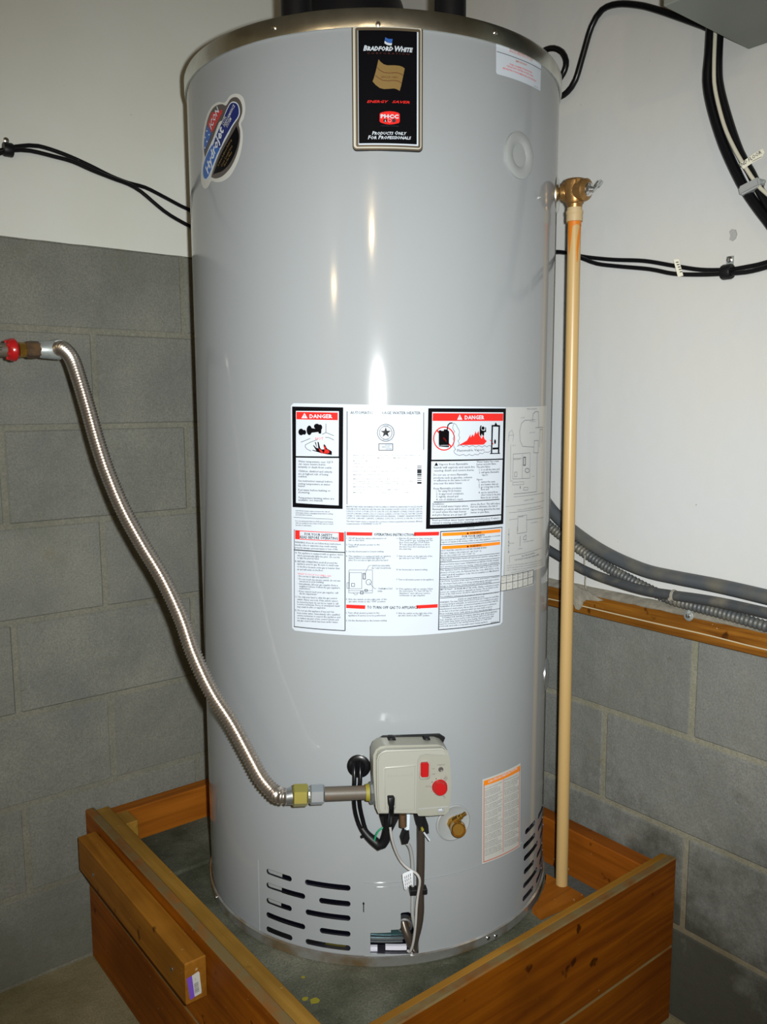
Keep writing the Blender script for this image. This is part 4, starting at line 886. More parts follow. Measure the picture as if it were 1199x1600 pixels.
# ---- orange bordered caution label
OL = Draw(q, 740, 1180, 6.667)
OL.poly('paper_pale', [(85, 248), (478, 78), (474, 945), (80, 1130)]); oo = OL.emit('x', tank, wh, .0026, {'paper_pale': 'caution_label'})['paper_pale']
OL.poly('print_orange', [(97, 262), (474, 102), (474, 155), (97, 315)]); OL.line('print_pink', [(100, 300), (97, 1105), (463, 935), (466, 140)], 9); OL.line('print_pink', [(300, 240), (297, 1000)], 5)
OL.text('print_white', 'CAUTION PRECAUTION', 140, 285, 440, 26, y1=143, bold=.02)
for col_, x0, x1, y_ in ((0, 108, 288, 352), (1, 308, 460, 262)):
    k = 0; yy = y_
    while yy < (1075 if col_ == 0 else 985)-20:
        wd = random.choice((1, 1, .9, .75, .95)); sl = (yy-y_)*0; xe = x0+(x1-x0)*wd
        t = random.choice(('KEEP CLEAR OF COMBUSTIBLE MATERIAL', 'DO NOT OBSTRUCT AIR INTAKE OPENINGS', 'SEE THE INSTALLATION MANUAL FIRST', 'TURN OFF GAS BEFORE SERVICING UNIT', 'INSPECT THE FILTER EVERY SIX MONTHS'))
        OL.text('print_grey', t, x0, yy, xe, 10, y1=yy-(xe-x0)*.42); yy += 17 if k % 4 else 26; k += 1
OL.emit('x', tank, oo, .0030, {'print_orange': 'orange_bar', 'print_pink': 'orange_border', 'print_white': 'white_lettering', 'print_grey': 'small_lettering'})
# ================================================================== gas control (local frame at the jacket)
sc_, zc_ = q(645, 1215, .08); BP, NN = tank(sc_, zc_, 0); ES = Vector((-NN.y, NN.x, 0))
if ES.dot(CR) < 0: ES = -ES
BP = BP-NN*.008
def gpl(x, y, n):
    d = ray(x, y); o = BP+NN*n; t = (o-CAM).dot(NN)/d.dot(NN); return CAM+d*t
def guv(n):
    def f(x, y): p = gpl(x, y, n)-BP; return (p.dot(ES), p.z)
    return f
def gmap(u, v, off=0.): return BP+ES*u+Vector((0, 0, v))+NN*off, NN
def gprism(nm, pts, n0, n1, m, parent, bev=0., seg=2, sm=50):
    f = guv(n1); b = NB(); vs = [b.verts.new(gmap(*f(*p), n1)[0]) for p in pts]; fc = b.faces.new(vs)
    r = bmesh.ops.extrude_face_region(b, geom=[fc])
    for v in [g for g in r['geom'] if isinstance(g, bmesh.types.BMVert)]: v.co -= NN*(n1-n0)
    bmesh.ops.recalc_face_normals(b, faces=b.faces)
    if bev:
        es = [e for e in b.edges if all(abs((v.co-BP).dot(NN)-n1) < 1e-5 for v in e.verts)]
        bmesh.ops.bevel(b, geom=es, offset=bev, segments=seg, affect='EDGES', clamp_overlap=True)
    return obj(nm, b, m, parent, smooth=sm)
gc = gprism('gas_control', [(584, 1182), (588, 1173), (595, 1168), (605, 1166.5), (685, 1165), (694, 1168), (701, 1175), (704, 1188), (706.5, 1228), (704, 1262), (702, 1270), (696, 1275), (672, 1277), (655, 1277), (653, 1273), (592, 1273), (588, 1264), (586, 1240), (584, 1210)], .040, .080, 'plastic_cream', wh, .008, 4)
gc['label'] = 'cream plastic gas control with red switch and dial'
gprism('control_backplate', [(582, 1174), (586, 1159), (599, 1151), (688, 1148), (696, 1153), (690, 1168), (600, 1168), (592, 1180), (592, 1266), (588, 1266), (582, 1215)], .036, .042, 'black', gc)
gprism('mounting_neck', [(600, 1180), (690, 1178), (690, 1262), (600, 1264)], .004, .044, 'black', gc)
gprism('raised_cover', [(589, 1189), (592, 1180), (598, 1175), (604, 1173), (692, 1170), (697, 1174), (700, 1179), (700, 1182), (665, 1180), (658, 1182), (655, 1187), (654.5, 1196), (653, 1270), (650, 1272), (594, 1271), (591, 1264), (589.5, 1240)], .078, .088, 'plastic_cream_light', gc, .004, 3)
gprism('cover_pad', [(599, 1201), (603, 1199), (650, 1195), (651, 1197), (650, 1268), (600, 1268)], .086, .091, 'plastic_cream_light', gc, .003, 3)
gprism('bottom_seam', [(654, 1263.6), (702, 1259.4), (702, 1260.6), (654, 1264.8)], .079, .0806, 'strapgrey', gc)
for xa, xb in ((606, 620), (661, 674)): gprism('top_clip', [(xa, 1161), (xa+1, 1156), (xb-1, 1155.5), (xb, 1160)], .040, .056, 'black', gc, .0015, 1)
for xa in (608, 664): gprism('top_clip', [(xa, 1157), (xa+1, 1154), (xa+8, 1153.7), (xa+9, 1157)], .044, .060, 'black', gc, .001, 1)
sw = gprism('switch_surround', [(656, 1193), (658, 1191), (671, 1190), (672.5, 1192), (672, 1216), (670, 1218), (658, 1218.5), (656, 1216)], .078, .0825, 'plastic_cream_light', gc, .0008, 1)
gprism('rocker_switch', [(658, 1195), (659.5, 1193), (669.5, 1192.5), (671, 1195), (670.5, 1213), (669, 1215), (660, 1215.5), (658, 1213)], .080, .0875, 'plastic_red', gc, .002, 2)
p = gpl(687, 1229, .080); dk = obj('thermostat_dial', lathe(NB(), p, NN, [(-.002, .0130), (.002, .0130), (.002, .0118), (.010, .0112), (.012, .0098), (.0125, .001)], 32), 'plastic_red', gc, smooth=40)
obj('dial_grip', box(NB(), (-.001, -.0095, 0), (.001, .0095, .0015), .0004), 'plastic_red', gc)
dg = bpy.data.objects[[o.name for o in bpy.data.objects if o.name.startswith('dial_grip')][0]]
dg.data.transform(Matrix.Translation(p+NN*.0125-org(wh)) @ Matrix((( ES.x, 0, NN.x, 0), (ES.y, 0, NN.y, 0), (0, 1, 0, 0), (0, 0, 0, 1))) @ Matrix.Rotation(math.radians(70), 4, 'Z'))
dg.data.transform(Matrix.Translation(org(wh)-ORG[dg.name])) if ORG[dg.name] != org(wh) else None
obj('dial_rim', lathe(NB(), p, NN, [(-.002, .0138), (.0012, .0138), (.0012, .0120)], 32), 'plastic_cream_light', gc, smooth=40)
p = gpl(689, 1202, .080); obj('status_lamp', lathe(NB(), p, NN, [(-.001, .0042), (.0012, .0042), (.0014, .0034), (.0006, .002)], 20), 'print_dkgrey', gc, smooth=40)
gprism('limit_window', [(684, 1264), (694.5, 1262.5), (695, 1269.5), (684, 1270.5)], .079, .0812, 'plastic_grey', gc, .0005, 1)
gprism('plug_surround', [(605, 1245), (608, 1243), (617, 1243), (619, 1245), (619, 1263), (617, 1265), (608, 1265), (605, 1263)], .088, .0918, 'plastic_cream_light', gc, .0006, 1)
gprism('plug', [(606.5, 1248), (608, 1246.5), (616, 1246.5), (617.5, 1248), (617, 1258), (614, 1266), (610, 1266), (607, 1258)], .088, .100, 'black', gc, .0015, 1)
G = Draw(guv(.080), 640, 1170, 14.55)
G.text('print_dkgrey', 'ON', 505, 465, 568, 30); G.text('print_dkgrey', 'OFF', 500, 590, 585, 30); G.text('print_dkgrey', 'STATUS', 630, 385, 803, 32); G.text('print_dkgrey', 'HOT', 372, 872, 465, 36)
G.line('print_dkgrey', [(470, 860), (505, 866)], 10); G.poly('print_black', [(500, 745), (525, 745), (518, 770)]); G.poly('print_black', [(592, 670), (620, 668), (610, 697)]); G.line('print_dkgrey', [(725, 645), (722, 680)], 7)
G.text('print_dkgrey', 'VERY', 800, 700, h=42, ang=math.radians(52), wx=.7); G.text('print_dkgrey', 'HOT', 835, 730, h=42, ang=math.radians(52), wx=.7); G.text('print_dkgrey', 'VAC', 745, 1065, h=38, ang=math.radians(-52), wx=.9); G.disc('print_dkgrey', 680, 1070, 6); G.disc('print_dkgrey', 570, 1040, 6); G.disc('print_dkgrey', 500, 965, 6)
G.emit('x', gmap, gc, .0806, {'print_dkgrey': 'control_lettering', 'print_black': 'dial_marks'})
G = Draw(guv(.0912)); G.text('plastic_cream', 'Honeywell', 607, 1215, 645, 5.5); G.emit('x', gmap, gc, .0913, {'plastic_cream': 'embossed_lettering'})
G = Draw(guv(.0812), 640, 1170, 14.55); G.poly('print_white', [(665, 1375), (740, 1370), (745, 1395), (680, 1400)]); [G.rect('print_black', x, 1350, x+9, 1372) for x in (650, 680, 705, 745, 765)]; G.emit('x', gmap, gc, .0814, {'print_white': 'limit_marks', 'print_black': 'limit_marks'})
# bushing & connectors under the control
obj('inlet_bushing', lathe(NB(), gpl(587, 1238, .048), -ES, [(-.004, .0185), (.009, .0185), (.011, .016)], 8, rot=.39), 'silver_nut', gc)
cyl(b := NB(), gpl(630, 1272, .05), gpl(630, 1291, .05), .0065, 12); obj('gas_outlet_nut', b, 'rust_brass', gc, smooth=40)
# burner feed tube
b = NB(); tube(b, [gpl(658, 1268, .035), gpl(658, 1300, .035), tp(658, 1340, .024), tp(657, 1395, .022), tp(657, 1425, .021), tp(654, 1448, .018), tp(649, 1468, .010), tp(648, 1484, -.004)], .0068, 14, .01); obj('burner_tube', b, 'dark_tube', wh, smooth=60)
b = NB(); tube(b, [tp(630, 1440, -.012), tp(634, 1454, -.004), tp(640, 1468, .002), tp(646, 1484, -.004)], .0078, 10, .01); obj('burner_elbow', b, 'dark_tube', wh, smooth=60)
b = NB(); tube(b, [gpl(637, 1318, .040), tp(641, 1325, .028), tp(644, 1340, .022), tp(645, 1365, .016), tp(645, 1400, .012), tp(645, 1430, .010), tp(650, 1455, .002)], .0032, 10, .01); obj('pilot_tube', b, 'strapgrey', wh, smooth=60)
gprism('wire_sleeve', [(632, 1274), (641, 1274), (640, 1299), (633, 1299)], .036, .044, 'bluewhite', wh, .002)
G = Draw(guv(.0442)); G.text('print_grey', 'PILOT 12', 635, 1298, h=2.5, ang=math.radians(90), wx=.9); G.emit('x', gmap, wh, .0446, {'print_grey': 'sleeve_lettering'})
gprism('wire_connector', [(632, 1299), (640, 1299), (641, 1312), (638, 1320), (629, 1321), (627, 1313)], .034, .048, 'black', wh, .003)
gprism('wire_connector', [(662, 1278), (666, 1279), (670, 1290), (671, 1303), (667, 1304), (661, 1296)], .042, .052, 'black', wh, .002)
gprism('wire_connector', [(648, 1274), (662, 1274), (662, 1290), (656, 1300), (651, 1288)], .036, .050, 'black', wh, .002)
gprism('wire_nut', [(658, 1295), (661, 1293), (663, 1297), (660, 1299.5)], .050, .054, 'yellow', wh)
cyl(b := NB(), gpl(663, 1301, .048), gpl(671.5, 1313, .046), .0016, 8); obj('wire_end', b, 'print_white', wh)
# grey ignition lead
b = NB(); tube(b, [gpl(610, 1292, .060), gpl(612, 1308, .056), gpl(618, 1328, .046), gpl(627, 1346, .036), tp(638, 1357, .030), tp(650, 1364, .034), tp(655.5, 1372, .036), tp(656, 1382, .034), tp(653, 1400, .030), tp(651, 1420, .028), tp(650, 1440, .026), tp(648, 1460, .020), tp(645, 1477, .014), tp(641, 1487, .008), tp(637, 1485, .004)], .0023, 10, .008); obj('ignition_lead', b, 'cable_grey', wh, smooth=60)
b = NB(); p0 = tp(654, 1392, .022); box(b, (-.015, -.006, -.005), (.015, .010, .005), .001); b.transform(Matrix.Translation(p0) @ Matrix(((ES.x, -NN.x, 0, 0), (ES.y, -NN.y, 0, 0), (0, 0, 1, 0), (0, 0, 0, 1)))); obj('tube_clamp', b, 'black', wh)
# power cord: grommet -> taped bundle -> control
for dx, m in ((0, 'power_cord'), (9, 'power_cord')):
    b = NB(); tube(b, [tp(554+dx, 1192, .004), tp(554+dx, 1200, .012), tp(554+dx, 1222, .020), tp(553+dx*.9, 1240, .020), tp(554+dx, 1262, .017), tp(558+dx, 1280, .016), tp(564+dx*.8, 1295, .018), tp(572+dx*.6, 1305, .020)], .0036, 10, .008); obj(m, b, 'cable', wh, smooth=60)
b = NB(); tube(b, [tp(566, 1294, .018), tp(576, 1307, .022), tp(588, 1317, .026), tp(594, 1322, .030), gpl(602, 1312, .036), gpl(606, 1296, .042), gpl(608, 1276, .046)], .0085, 12, .008, rf=lambda d, i: .0060+.0026*min(1, d/.03)); obj('taped_bundle', b, 'black', wh, smooth=60)
gprism('tape_wrap', [(594, 1277), (625, 1277), (612, 1303), (602, 1303)], .028, .046, 'black', wh, .002)
b = NB(); tube(b, [gpl(612, 1262, .098), gpl(611.5, 1272, .090), gpl(610, 1285, .060), gpl(609.5, 1296, .056)], .0045, 10, .006); obj('control_lead', b, 'cable', wh, smooth=60)
b = NB(); tube(b, [gpl(599, 1293, .040), gpl(593, 1297, .040), gpl(588, 1304, .038), gpl(585.5, 1313, .036)], .0016, 8, .004); obj('ground_wire', b, 'green', wh, smooth=60)
b = NB(); lathe(b, tp(569, 1306, .020), Vector((-1, 0, 0)), [(0, .003), (.006, .0025)], 8); obj('cable_tie', b, 'black', wh)
# white tag on the lead
TG = Draw(guv(.045), 580, 1270, 7.053)
tg = gprism('lead_tag', [(580+a/7.053, 1270+c/7.053) for a, c in ((345, 680), (365, 665), (450, 632), (462, 640), (460, 800), (430, 800), (385, 850), (370, 845), (350, 740))], .0446, .0452, 'paper_bright', wh)
for k, (a, c) in enumerate(((372, 700), (392, 690), (412, 680), (432, 668))):
    for j in range(4): TG.line('print_dkgrey', [(a+j*3, c+j*38), (a+j*3+3, c+j*38+26)], 7)
TG.emit('x', gmap, wh, .0455, {'print_dkgrey': 'tag_print'})
# ---- drain valve
sd, zd = q(708, 1285); DP, DN = tank(sd, zd, 0); DE = Vector((-DN.y, DN.x, 0))
if DE.dot(CR) < 0: DE = -DE
dv = obj('drain_valve', lathe(NB(), DP-DN*.003, DN, [(0, .033), (.005, .033), (.0065, .031), (.0045, .026), (.004, .008)], 48), 'plastic_grey', wh, smooth=40, label='brass drain valve in a round grey collar')
p1 = tp(709, 1286, .012)
b = NB(); lathe(b, DP+DN*.001, DN, [(0, .0125), (.006, .0125), (.007, .0105), (.020, .0105)], 8); lathe(b, DP+DN*.012, DN, [(0, .012), (.010, .0125), (.012, .010)], 24); obj('valve_body', b, 'brass', dv, smooth=35)
ep = tp(717, 1297, .040); ax = (ep-(DP+DN*.014)).normalized()
b = NB(); L_ = (ep-(DP+DN*.014)).length; lathe(b, DP+DN*.014, ax, [(0, .009), (L_*.4, .009), (L_*.5, .0125), (L_, .0128), (L_+.001, .0118), (L_-.003, .0095), (L_-.003, .001)], 32); obj('hose_outlet', b, 'brass', dv, smooth=35)
a_ = tp(713, 1281, .026); c_ = tp(728, 1270.5, .034)
b = NB(); lathe(b, a_, c_-a_, [(-.004, .0065), (.006, .0062), (.007, .0048), (.012, .0048), (.013, .0035), ((c_-a_).length, .0035)], 16); obj('valve_stem', b, 'brass', dv, smooth=35)
# ================================================================== relief valve & discharge pipe
PT = onX(898, 345, -.172); pipe_top = PT.copy(); pipe_bot = Vector((-.167, -.800, .2855)); pipe_bot = onZ(878, 1381, .2885)
sr, zr = .4326, 1.6557
ip, inn = tank(.468, zr, .004)
vc = onX(899, 297, (pipe_top.x)); 
rv = empty('relief_valve', vc, 'cast bronze relief valve with silver lever on the upper right side of the tank', 'valve')
b = NB(); lathe(b, vc+Vector((0, 0, -.042)), (0, 0, 1), [(.010, .0135), (.016, .0145), (.018, .0165), (.026, .0165), (.032, .0195), (.040, .0215), (.056, .0215), (.060, .0185), (.061, .008)], 24); obj('valve_body', b, 'bronze_cast', rv, smooth=35)
ax = (vc-ip); 
b = NB(); lathe(b, ip, ax, [(-.002, .012), (.012, .012), (.013, .0165), (.016, .019), (.026, .019), (.030, .016), (ax.length, .014)], 20); obj('inlet_nut', b, 'bronze_cast', rv, smooth=35)
b = NB(); side = (onX(920, 296, vc.x)-vc); side.normalize()
lathe(b, vc, side, [(0, .019), (.020, .020), (.026, .0195), (.032, .012), (.033, .004)], 20); obj('spring_cap', b, 'bronze_cast', rv, smooth=35)
cc = vc-CF*.0225+CU*.001
b = NB(); box(b, (-.0045, -.003, -.014), (.0045, .002, .012), .0015); rotm = Matrix(((CR.x, CF.x, 0, 0), (CR.y, CF.y, 0, 0), (0, 0, 1, 0), (0, 0, 0, 1))); b.transform(Matrix.Translation(cc) @ rotm); obj('rating_plate', b, 'bronze_cast', rv)
b = NB(); lathe(b, vc+side*.030, side, [(0, .013), (.004, .011), (.006, .006), (.016, .0035)], 20); obj('lever_pivot', b, 'screw', rv, smooth=40)
b = NB(); l0 = onX(927, 300, vc.x); l1 = onX(940, 283.5, vc.x); d_ = (l1-l0); L_ = d_.length; d_.normalize(); nrm = d_.cross(CF).normalized()
box(b, (0, -.0045, -.0012), (L_, .0045, .0012), .0006); b.transform(Matrix.Translation(l0) @ Matrix(((d_.x, CF.x, nrm.x, 0), (d_.y, CF.y, nrm.y, 0), (d_.z, CF.z, nrm.z, 0), (0, 0, 0, 1)))); box(b2 := NB(), (L_*.55, -.0045, -.004), (L_*1.02, .0045, .004), .001); b2.transform(Matrix.Translation(l0) @ Matrix(((d_.x, CF.x, nrm.x, 0), (d_.y, CF.y, nrm.y, 0), (d_.z, CF.z, nrm.z, 0), (0, 0, 0, 1))))
obj('lever', b, 'galv', rv); obj('lever_grip', b2, 'galv', rv)
dp = empty('discharge_pipe', pipe_bot, 'long cream plastic pipe running down beside the tank from the bronze valve', 'pipe')
cyl(b := NB(), pipe_bot, pipe_top, .0122, 28); obj('pipe', b, 'cpvc', dp, smooth=40)
up = (pipe_top-pipe_bot).normalized(); zt = vc.z-.031
b = NB(); tt = (zt-pipe_top.z); lathe(b, pipe_top-up*.002, Vector((vc.x, vc.y, zt))-pipe_top, [(0, .0150), (.004, .0152), (tt*.55, .0150), (tt*.58, .0158), (tt*.8, .0158), (tt*.82, .0138), (tt+.001, .0138)], 28); obj('adapter', b, 'cpvc_light', dp, smooth=40)
st_ = Draw(lambda x, y: (x, y)); 
def pmap(u, v, off=0.):      # u = angle around the pipe, v = z
    t = (v-pipe_bot.z)/(pipe_top.z-pipe_bot.z); c = pipe_bot.lerp(pipe_top, t); a = math.atan2(-CF.y, -CF.x)+u; n_ = Vector((math.cos(a), math.sin(a), 0)); return c+n_*(.0122+off), n_
zt = pipe_top.z-.002
def strip(pts):
    b_ = NB(); poly(b_, pts)
    for k in range(-12, 13): bmesh.ops.bisect_plane(b_, geom=b_.verts[:]+b_.edges[:]+b_.faces[:], plane_co=(k*.12, 0, 0), plane_no=(1, 0, 0))
    return b_
for pts in ([(-1.5, zt), (1.4, zt), (1.3, zt-.010), (.7, zt-.009), (.2, zt-.006), (-.5, zt-.010), (-.8, zt-.05), (-.95, zt-.062), (-1.1, zt-.04), (-1.3, zt-.02)], [(.9, zt-.004), (1.1, zt-.012), (.7, zt-.035), (.45, zt-.055), (.40, zt-.072), (.25, zt-.075), (.15, zt-.050), (.25, zt-.030), (.5, zt-.015)]):
    surf('primer_drip', strip(pts), 'primer', pmap, dp, .0004)
# ================================================================== gas connector (nipple, nuts, corrugated hose)
gx = empty('gas_connector', gpl(456, 1243, .048), 'silver corrugated flexible gas hose looping down to the gas control', 'gas hose')
NP = .048
cyl(b := NB(), gpl(506, 1240.5, NP), gpl(579, 1238, NP), .0115, 24); obj('steel_nipple', b, 'black_iron', gx, smooth=40, label='dark iron nipple screwed into the control')
cyl(b := NB(), gpl(571, 1238.3, NP), gpl(577, 1238, NP), .0135, 20, .015); obj('thread_sealant', b, 'yellow', gx, smooth=40)
def hexnut(nm, x0, x1, r, m, lab=None):
    a = gpl(x0, 1243-(x0-456)*.035, NP); c = gpl(x1, 1243-(x1-456)*.035, NP); L = (c-a).length
    f1, f2, _ = frame(c-a); v_ = -CF+CU*.06; rot = math.atan2(v_.dot(f2), v_.dot(f1))-math.radians(30)
    obj(nm, lathe(NB(), a, c-a, [(0, r*.86), (.0025, r), (L-.0025, r), (L, r*.86)], 6, rot=rot), m, gx, label=lab)
hexnut('hex_nut', 457, 481.5, .0185, 'gold_nut', 'yellowish hexagonal nut'); hexnut('hex_nut', 484, 507, .0165, 'silver_nut', 'silver hexagonal nut')
cyl(b := NB(), gpl(480, 1242, NP), gpl(486, 1242, NP), .013, 16); obj('thread', b, 'silver_nut', gx)
cyl(b := NB(), gpl(446, 1245, NP), gpl(458, 1243, NP), .0125, 18, .0145); obj('hose_ferrule', b, 'silver_nut', gx, smooth=40)
DE_ = (gpl(450, 1244.5, NP)-CAM).dot(CF)
hq = [(90, 546), (99, 545), (112, 560), (123, 590), (138, 640), (152, 690), (168, 738), (192, 795), (222, 850), (255, 905), (283, 965), (302, 1020), (330, 1080), (362, 1130), (388, 1178), (408, 1215), (428, 1238), (440, 1244)]
hp = [onD(x, y, 1.545+(DE_-1.545)*(k/17.)**.8) for k, (x, y) in enumerate(hq)]+[gpl(450, 1244.5, NP)]
b = NB(); PW = .0055; tube(b, hp, .0132, 18, PW/6, rf=lambda d, i: .0128+.0014*math.cos(2*math.pi*i/6)); obj('corrugated_hose', b, 'hose_steel', gx, smooth=60)
# supply pipe with red union coming in from the left
e1 = onD(92, 546, 1.55); dirp = Vector((1, 0, .045)).normalized(); a0 = e1-dirp*.10
far = a0-dirp*.85
gs = empty('gas_supply_pipe', (far.x, far.y, 0), 'dark gas supply pipe with red ring entering from the left edge', 'pipe')
def gp(x, dep=None):
    k = (onD(85, 547, 1.55)-onD(5, 547, 1.55)).length; return e1-dirp*((92-x)*.00124)
b = NB(); cyl(b, far, gp(24), .0125, 20); obj('pipe', b, 'black_iron', gs, smooth=40)
b = NB(); tube(b, [Vector((far.x, far.y, .002)), Vector((far.x, far.y, far.z-.03)), far+Vector((0, 0, -.004)), far+dirp*.03], .0125, 16, .02); obj('riser_pipe', b, 'black_iron', gs, smooth=40)
b = NB(); lathe(b, gp(17), dirp, [(0, .012), (.004, .018), (.008, .0205), (.015, .0205), (.019, .016)], 24); obj('red_ring', b, 'plastic_red', gs, smooth=40)
b = NB(); 
for k in range(6):
    a = k*math.pi/3+.5; e1_, e2_, _ = frame(dirp); c = gp(16)+(e1_*math.cos(a)+e2_*math.sin(a))*.0145; lathe(b, c, dirp, [(0, .0025), (.006, .004)], 8)
obj('ring_lug', b, 'plastic_red', gs, smooth=40)
cyl(b := NB(), gp(9), gp(16), .0045, 10); b.transform(Matrix.Translation(-CF*.014)); obj('handle_screw', b, 'screw', gs, smooth=40)
b = NB(); lathe(b, gp(34), dirp, [(0, .014), (.012, .013)], 8); obj('brass_union', b, 'brass', gs, smooth=30)
b = NB(); L = (gp(65)-gp(44)).length; lathe(b, gp(44), dirp, [(0, .013), (.003, .0155), (L*.5, .0158), (L, .0145)], 8); obj('brass_body', b, 'rust_brass', gs, smooth=30)
b = NB(); g0 = gp(62); g1 = onD(88, 547, 1.548); L = (g1-g0).length; lathe(b, g0, g1-g0, [(0, .0135), (.004, .0155), (L-.004, .0175), (L+.006, .0178)], 20); lathe(b, onD(92, 545, 1.553), (onD(104, 548, 1.50)-onD(92, 545, 1.553)), [(-.012, .0178), (.008, .0178), (.011, .0165), (.011, .012), (.006, .011)], 24); obj('elbow', b, 'galv', gs, smooth=40, label='grey galvanised elbow fitting')
# ================================================================== flue and pipes on top of the tank
def stand(name, xl, xr, rad_m, dist, label, cat, zt_=HC-.002, m='black'):
    c = onZ((xl+xr)/2, 18, 1.867); d = ray((xl+xr)/2, 5)
    # place on the cap, `dist` metres in along the view direction
    p = Vector((CAM.x, CAM.y, 0))+Vector((d.x, d.y, 0)).normalized()*dist; p.z = 1.8572
    e = empty(name, p, label, cat)
    obj('pipe', lathe(NB(), p, (0, 0, 1), [(0, rad_m), (zt_-p.z, rad_m)], 28), m, e, smooth=40)
    obj('nut', lathe(NB(), p, (0, 0, 1), [(0.0005, rad_m*1.12), (.035, rad_m*1.12), (.038, rad_m*1.01)], 8), m, e); return e
stand('insulated_pipe', 440, 487, .0265, 1.50, 'black insulated water pipe rising from the tank top, left of the black hood', 'pipe')
stand('insulated_pipe', 680, 728, .0265, 1.50, 'black insulated water pipe rising from the tank top at the right', 'pipe')
fp = Vector((TC.x, TC.y, 1.857))+Vector((CF.x, CF.y, 0)).normalized()*.02+Vector((CR.x, CR.y, 0)).normalized()*(-.054)
fe = empty('flue_hood', fp, 'round black flue hood on top of the tank between two black pipes', 'flue')
obj('hood', lathe(NB(), fp, (0, 0, 1), [(.0006, .100), (.02, .114), (.160, .116), (.174, .112), (.186, .098), (.196, .078), (.205, .064), (.212, .060)], 40), 'black', fe, smooth=50)
obj('flue_pipe', lathe(NB(), fp+Vector((0, 0, .2105)), (0, 0, 1), [(0, .0575), (HC-.002-fp.z-.2105, .0575)], 36), 'black', fe, smooth=50)
# ================================================================== cables on the walls
def cable(name, pts, r, label, group=None, m='cable', cat='cable', rf=None, step=.012, seg=10):
    q_ = [pts[0]]
    for a_, c_ in zip(pts, pts[1:]):
        m_ = max(1, int((c_-a_).length/.06)); q_ += [a_.lerp(c_, (k+1)/m_) for k in range(m_)]
    p0 = pts[len(pts)//2]; pts = q_; b = NB(); tube(b, pts, r, seg, step, rf=rf)
    return tag(obj(name, b, m, smooth=60, origin=p0), label, cat, group)
def L1(pts, off, ox=0, oy=0, sc=2.9975): return [onY(ox+x/sc, oy+y/sc, -off) for x, y in pts]
def R1(pts, off, ox=700, oy=0, sc=2.403): return [onX(ox+x/sc, oy+y/sc, -off) for x, y in pts]
cable('cable', [Vector((XR+.004, -.0108, 1.62)), Vector((-3.4, -.0108, 1.60)), Vector((-2.3, -.0108, 1.64))]+L1([(-300, 760), (-150, 725), (0, 705), (40, 693), (100, 684), (180, 684), (300, 722), (420, 775), (520, 825), (600, 856), (680, 878), (760, 918), (850, 966), (905, 990), (1000, 1030), (1100, 1060)], .0108), .0042, 'upper thin black cable on the left wall, drooping behind the tank')
cable('cable', [Vector((XR+.004, -.0195, 1.60)), Vector((-3.4, -.0195, 1.58)), Vector((-2.3, -.0195, 1.62))]+L1([(-300, 790), (-150, 750), (0, 718), (60, 704), (140, 706), (250, 732), (340, 757), (430, 797), (540, 840), (600, 862), (660, 897), (740, 965), (800, 1010), (905, 1068), (1000, 1110), (1100, 1140)], .0195), .0042, 'lower thin black cable on the left wall, steeper behind the tank')
def clip(name, c, r, axis_n, up_off, label, m='black'):
    e = empty(name, c, label, 'cable clip'); n_ = Vector(axis_n)
    t = Vector((0, 0, 1)).cross(n_); b = NB(); lathe(b, c-t*.009, t, [(0, r), (.002, r*1.08), (.016, r*1.08), (.018, r)], 14); obj('loop', b, m, e, smooth=40)
    b = NB(); p = c+Vector((0, 0, up_off)); w_ = .006
    vs = []
    face = c-n_*c.dot(n_)
    def pt(a, z_, d): return Vector((0, 0, z_))+t*a+n_*d+Vector((p.x, p.y, 0))-n_*Vector((p.x, p.y, 0)).dot(n_)
    lo = [pt(a, z_, d) for a, z_, d in ((-w_, c.z, .001), (w_, c.z, .001), (w_, p.z+.006, .001), (-w_, p.z+.006, .001))]; hi = [pt(a, z_, d) for a, z_, d in ((-w_, c.z, .005), (w_, c.z, .005), (w_, p.z+.006, .005), (-w_, p.z+.006, .005))]
    va = [b.verts.new(v) for v in lo]; vb_ = [b.verts.new(v) for v in hi]; b.faces.new(va[::-1]); b.faces.new(vb_)
    for i in range(4): b.faces.new((va[i], va[(i+1) % 4], vb_[(i+1) % 4], vb_[i]))
    bmesh.ops.recalc_face_normals(b, faces=b.faces); obj('tab', b, 'galv', e)
    b = NB(); sp_ = pt(0, p.z, .005); lathe(b, sp_, n_, [(-.004, .0055), (.002, .0055), (.0035, .003)], 12); obj('screw', b, 'screw', e, smooth=40); return e
cl_ = onY(12.5, 234, -.0155); clip('cable_clip', cl_, .0125, (0, -1, 0), .020, 'black cable clip with screw at the left edge of the left wall')
cable('cable', R1([(250, 960), (330, 950), (405, 948), (440, 950), (520, 965), (620, 975), (740, 980), (850, 998), (950, 1013), (1050, 1013), (1120, 1003), (1199, 985), (1320, 940)], .0060)+[Vector((-.006, -1.7, 1.60)), Vector((-.006, -2.6, 1.55)), Vector((-.006, -3.6, 1.62)), Vector((-.006, YR+.004, 1.6))], .0042, 'upper black cable of the pair strung low across the white right wall')
cable('cable', R1([(250, 940), (330, 935), (405, 945), (440, 948), (500, 968), (560, 990), (640, 1000), (760, 1011), (850, 1028), (950, 1031), (1050, 1027), (1120, 1022), (1199, 1003), (1320, 960)], .0145)+[Vector((-.0145, -1.7, 1.585)), Vector((-.0145, -2.6, 1.53)), Vector((-.0145, -3.6, 1.60)), Vector((-.0145, YR+.004, 1.58))], .0042, 'lower black cable of the pair strung low across the white right wall')
clip('cable_clip', onX(700+1050/2.403, 1021/2.403, -.011), .0125, (-1, 0, 0), .022, 'black cable clip with screw on the right wall under the grey chip')
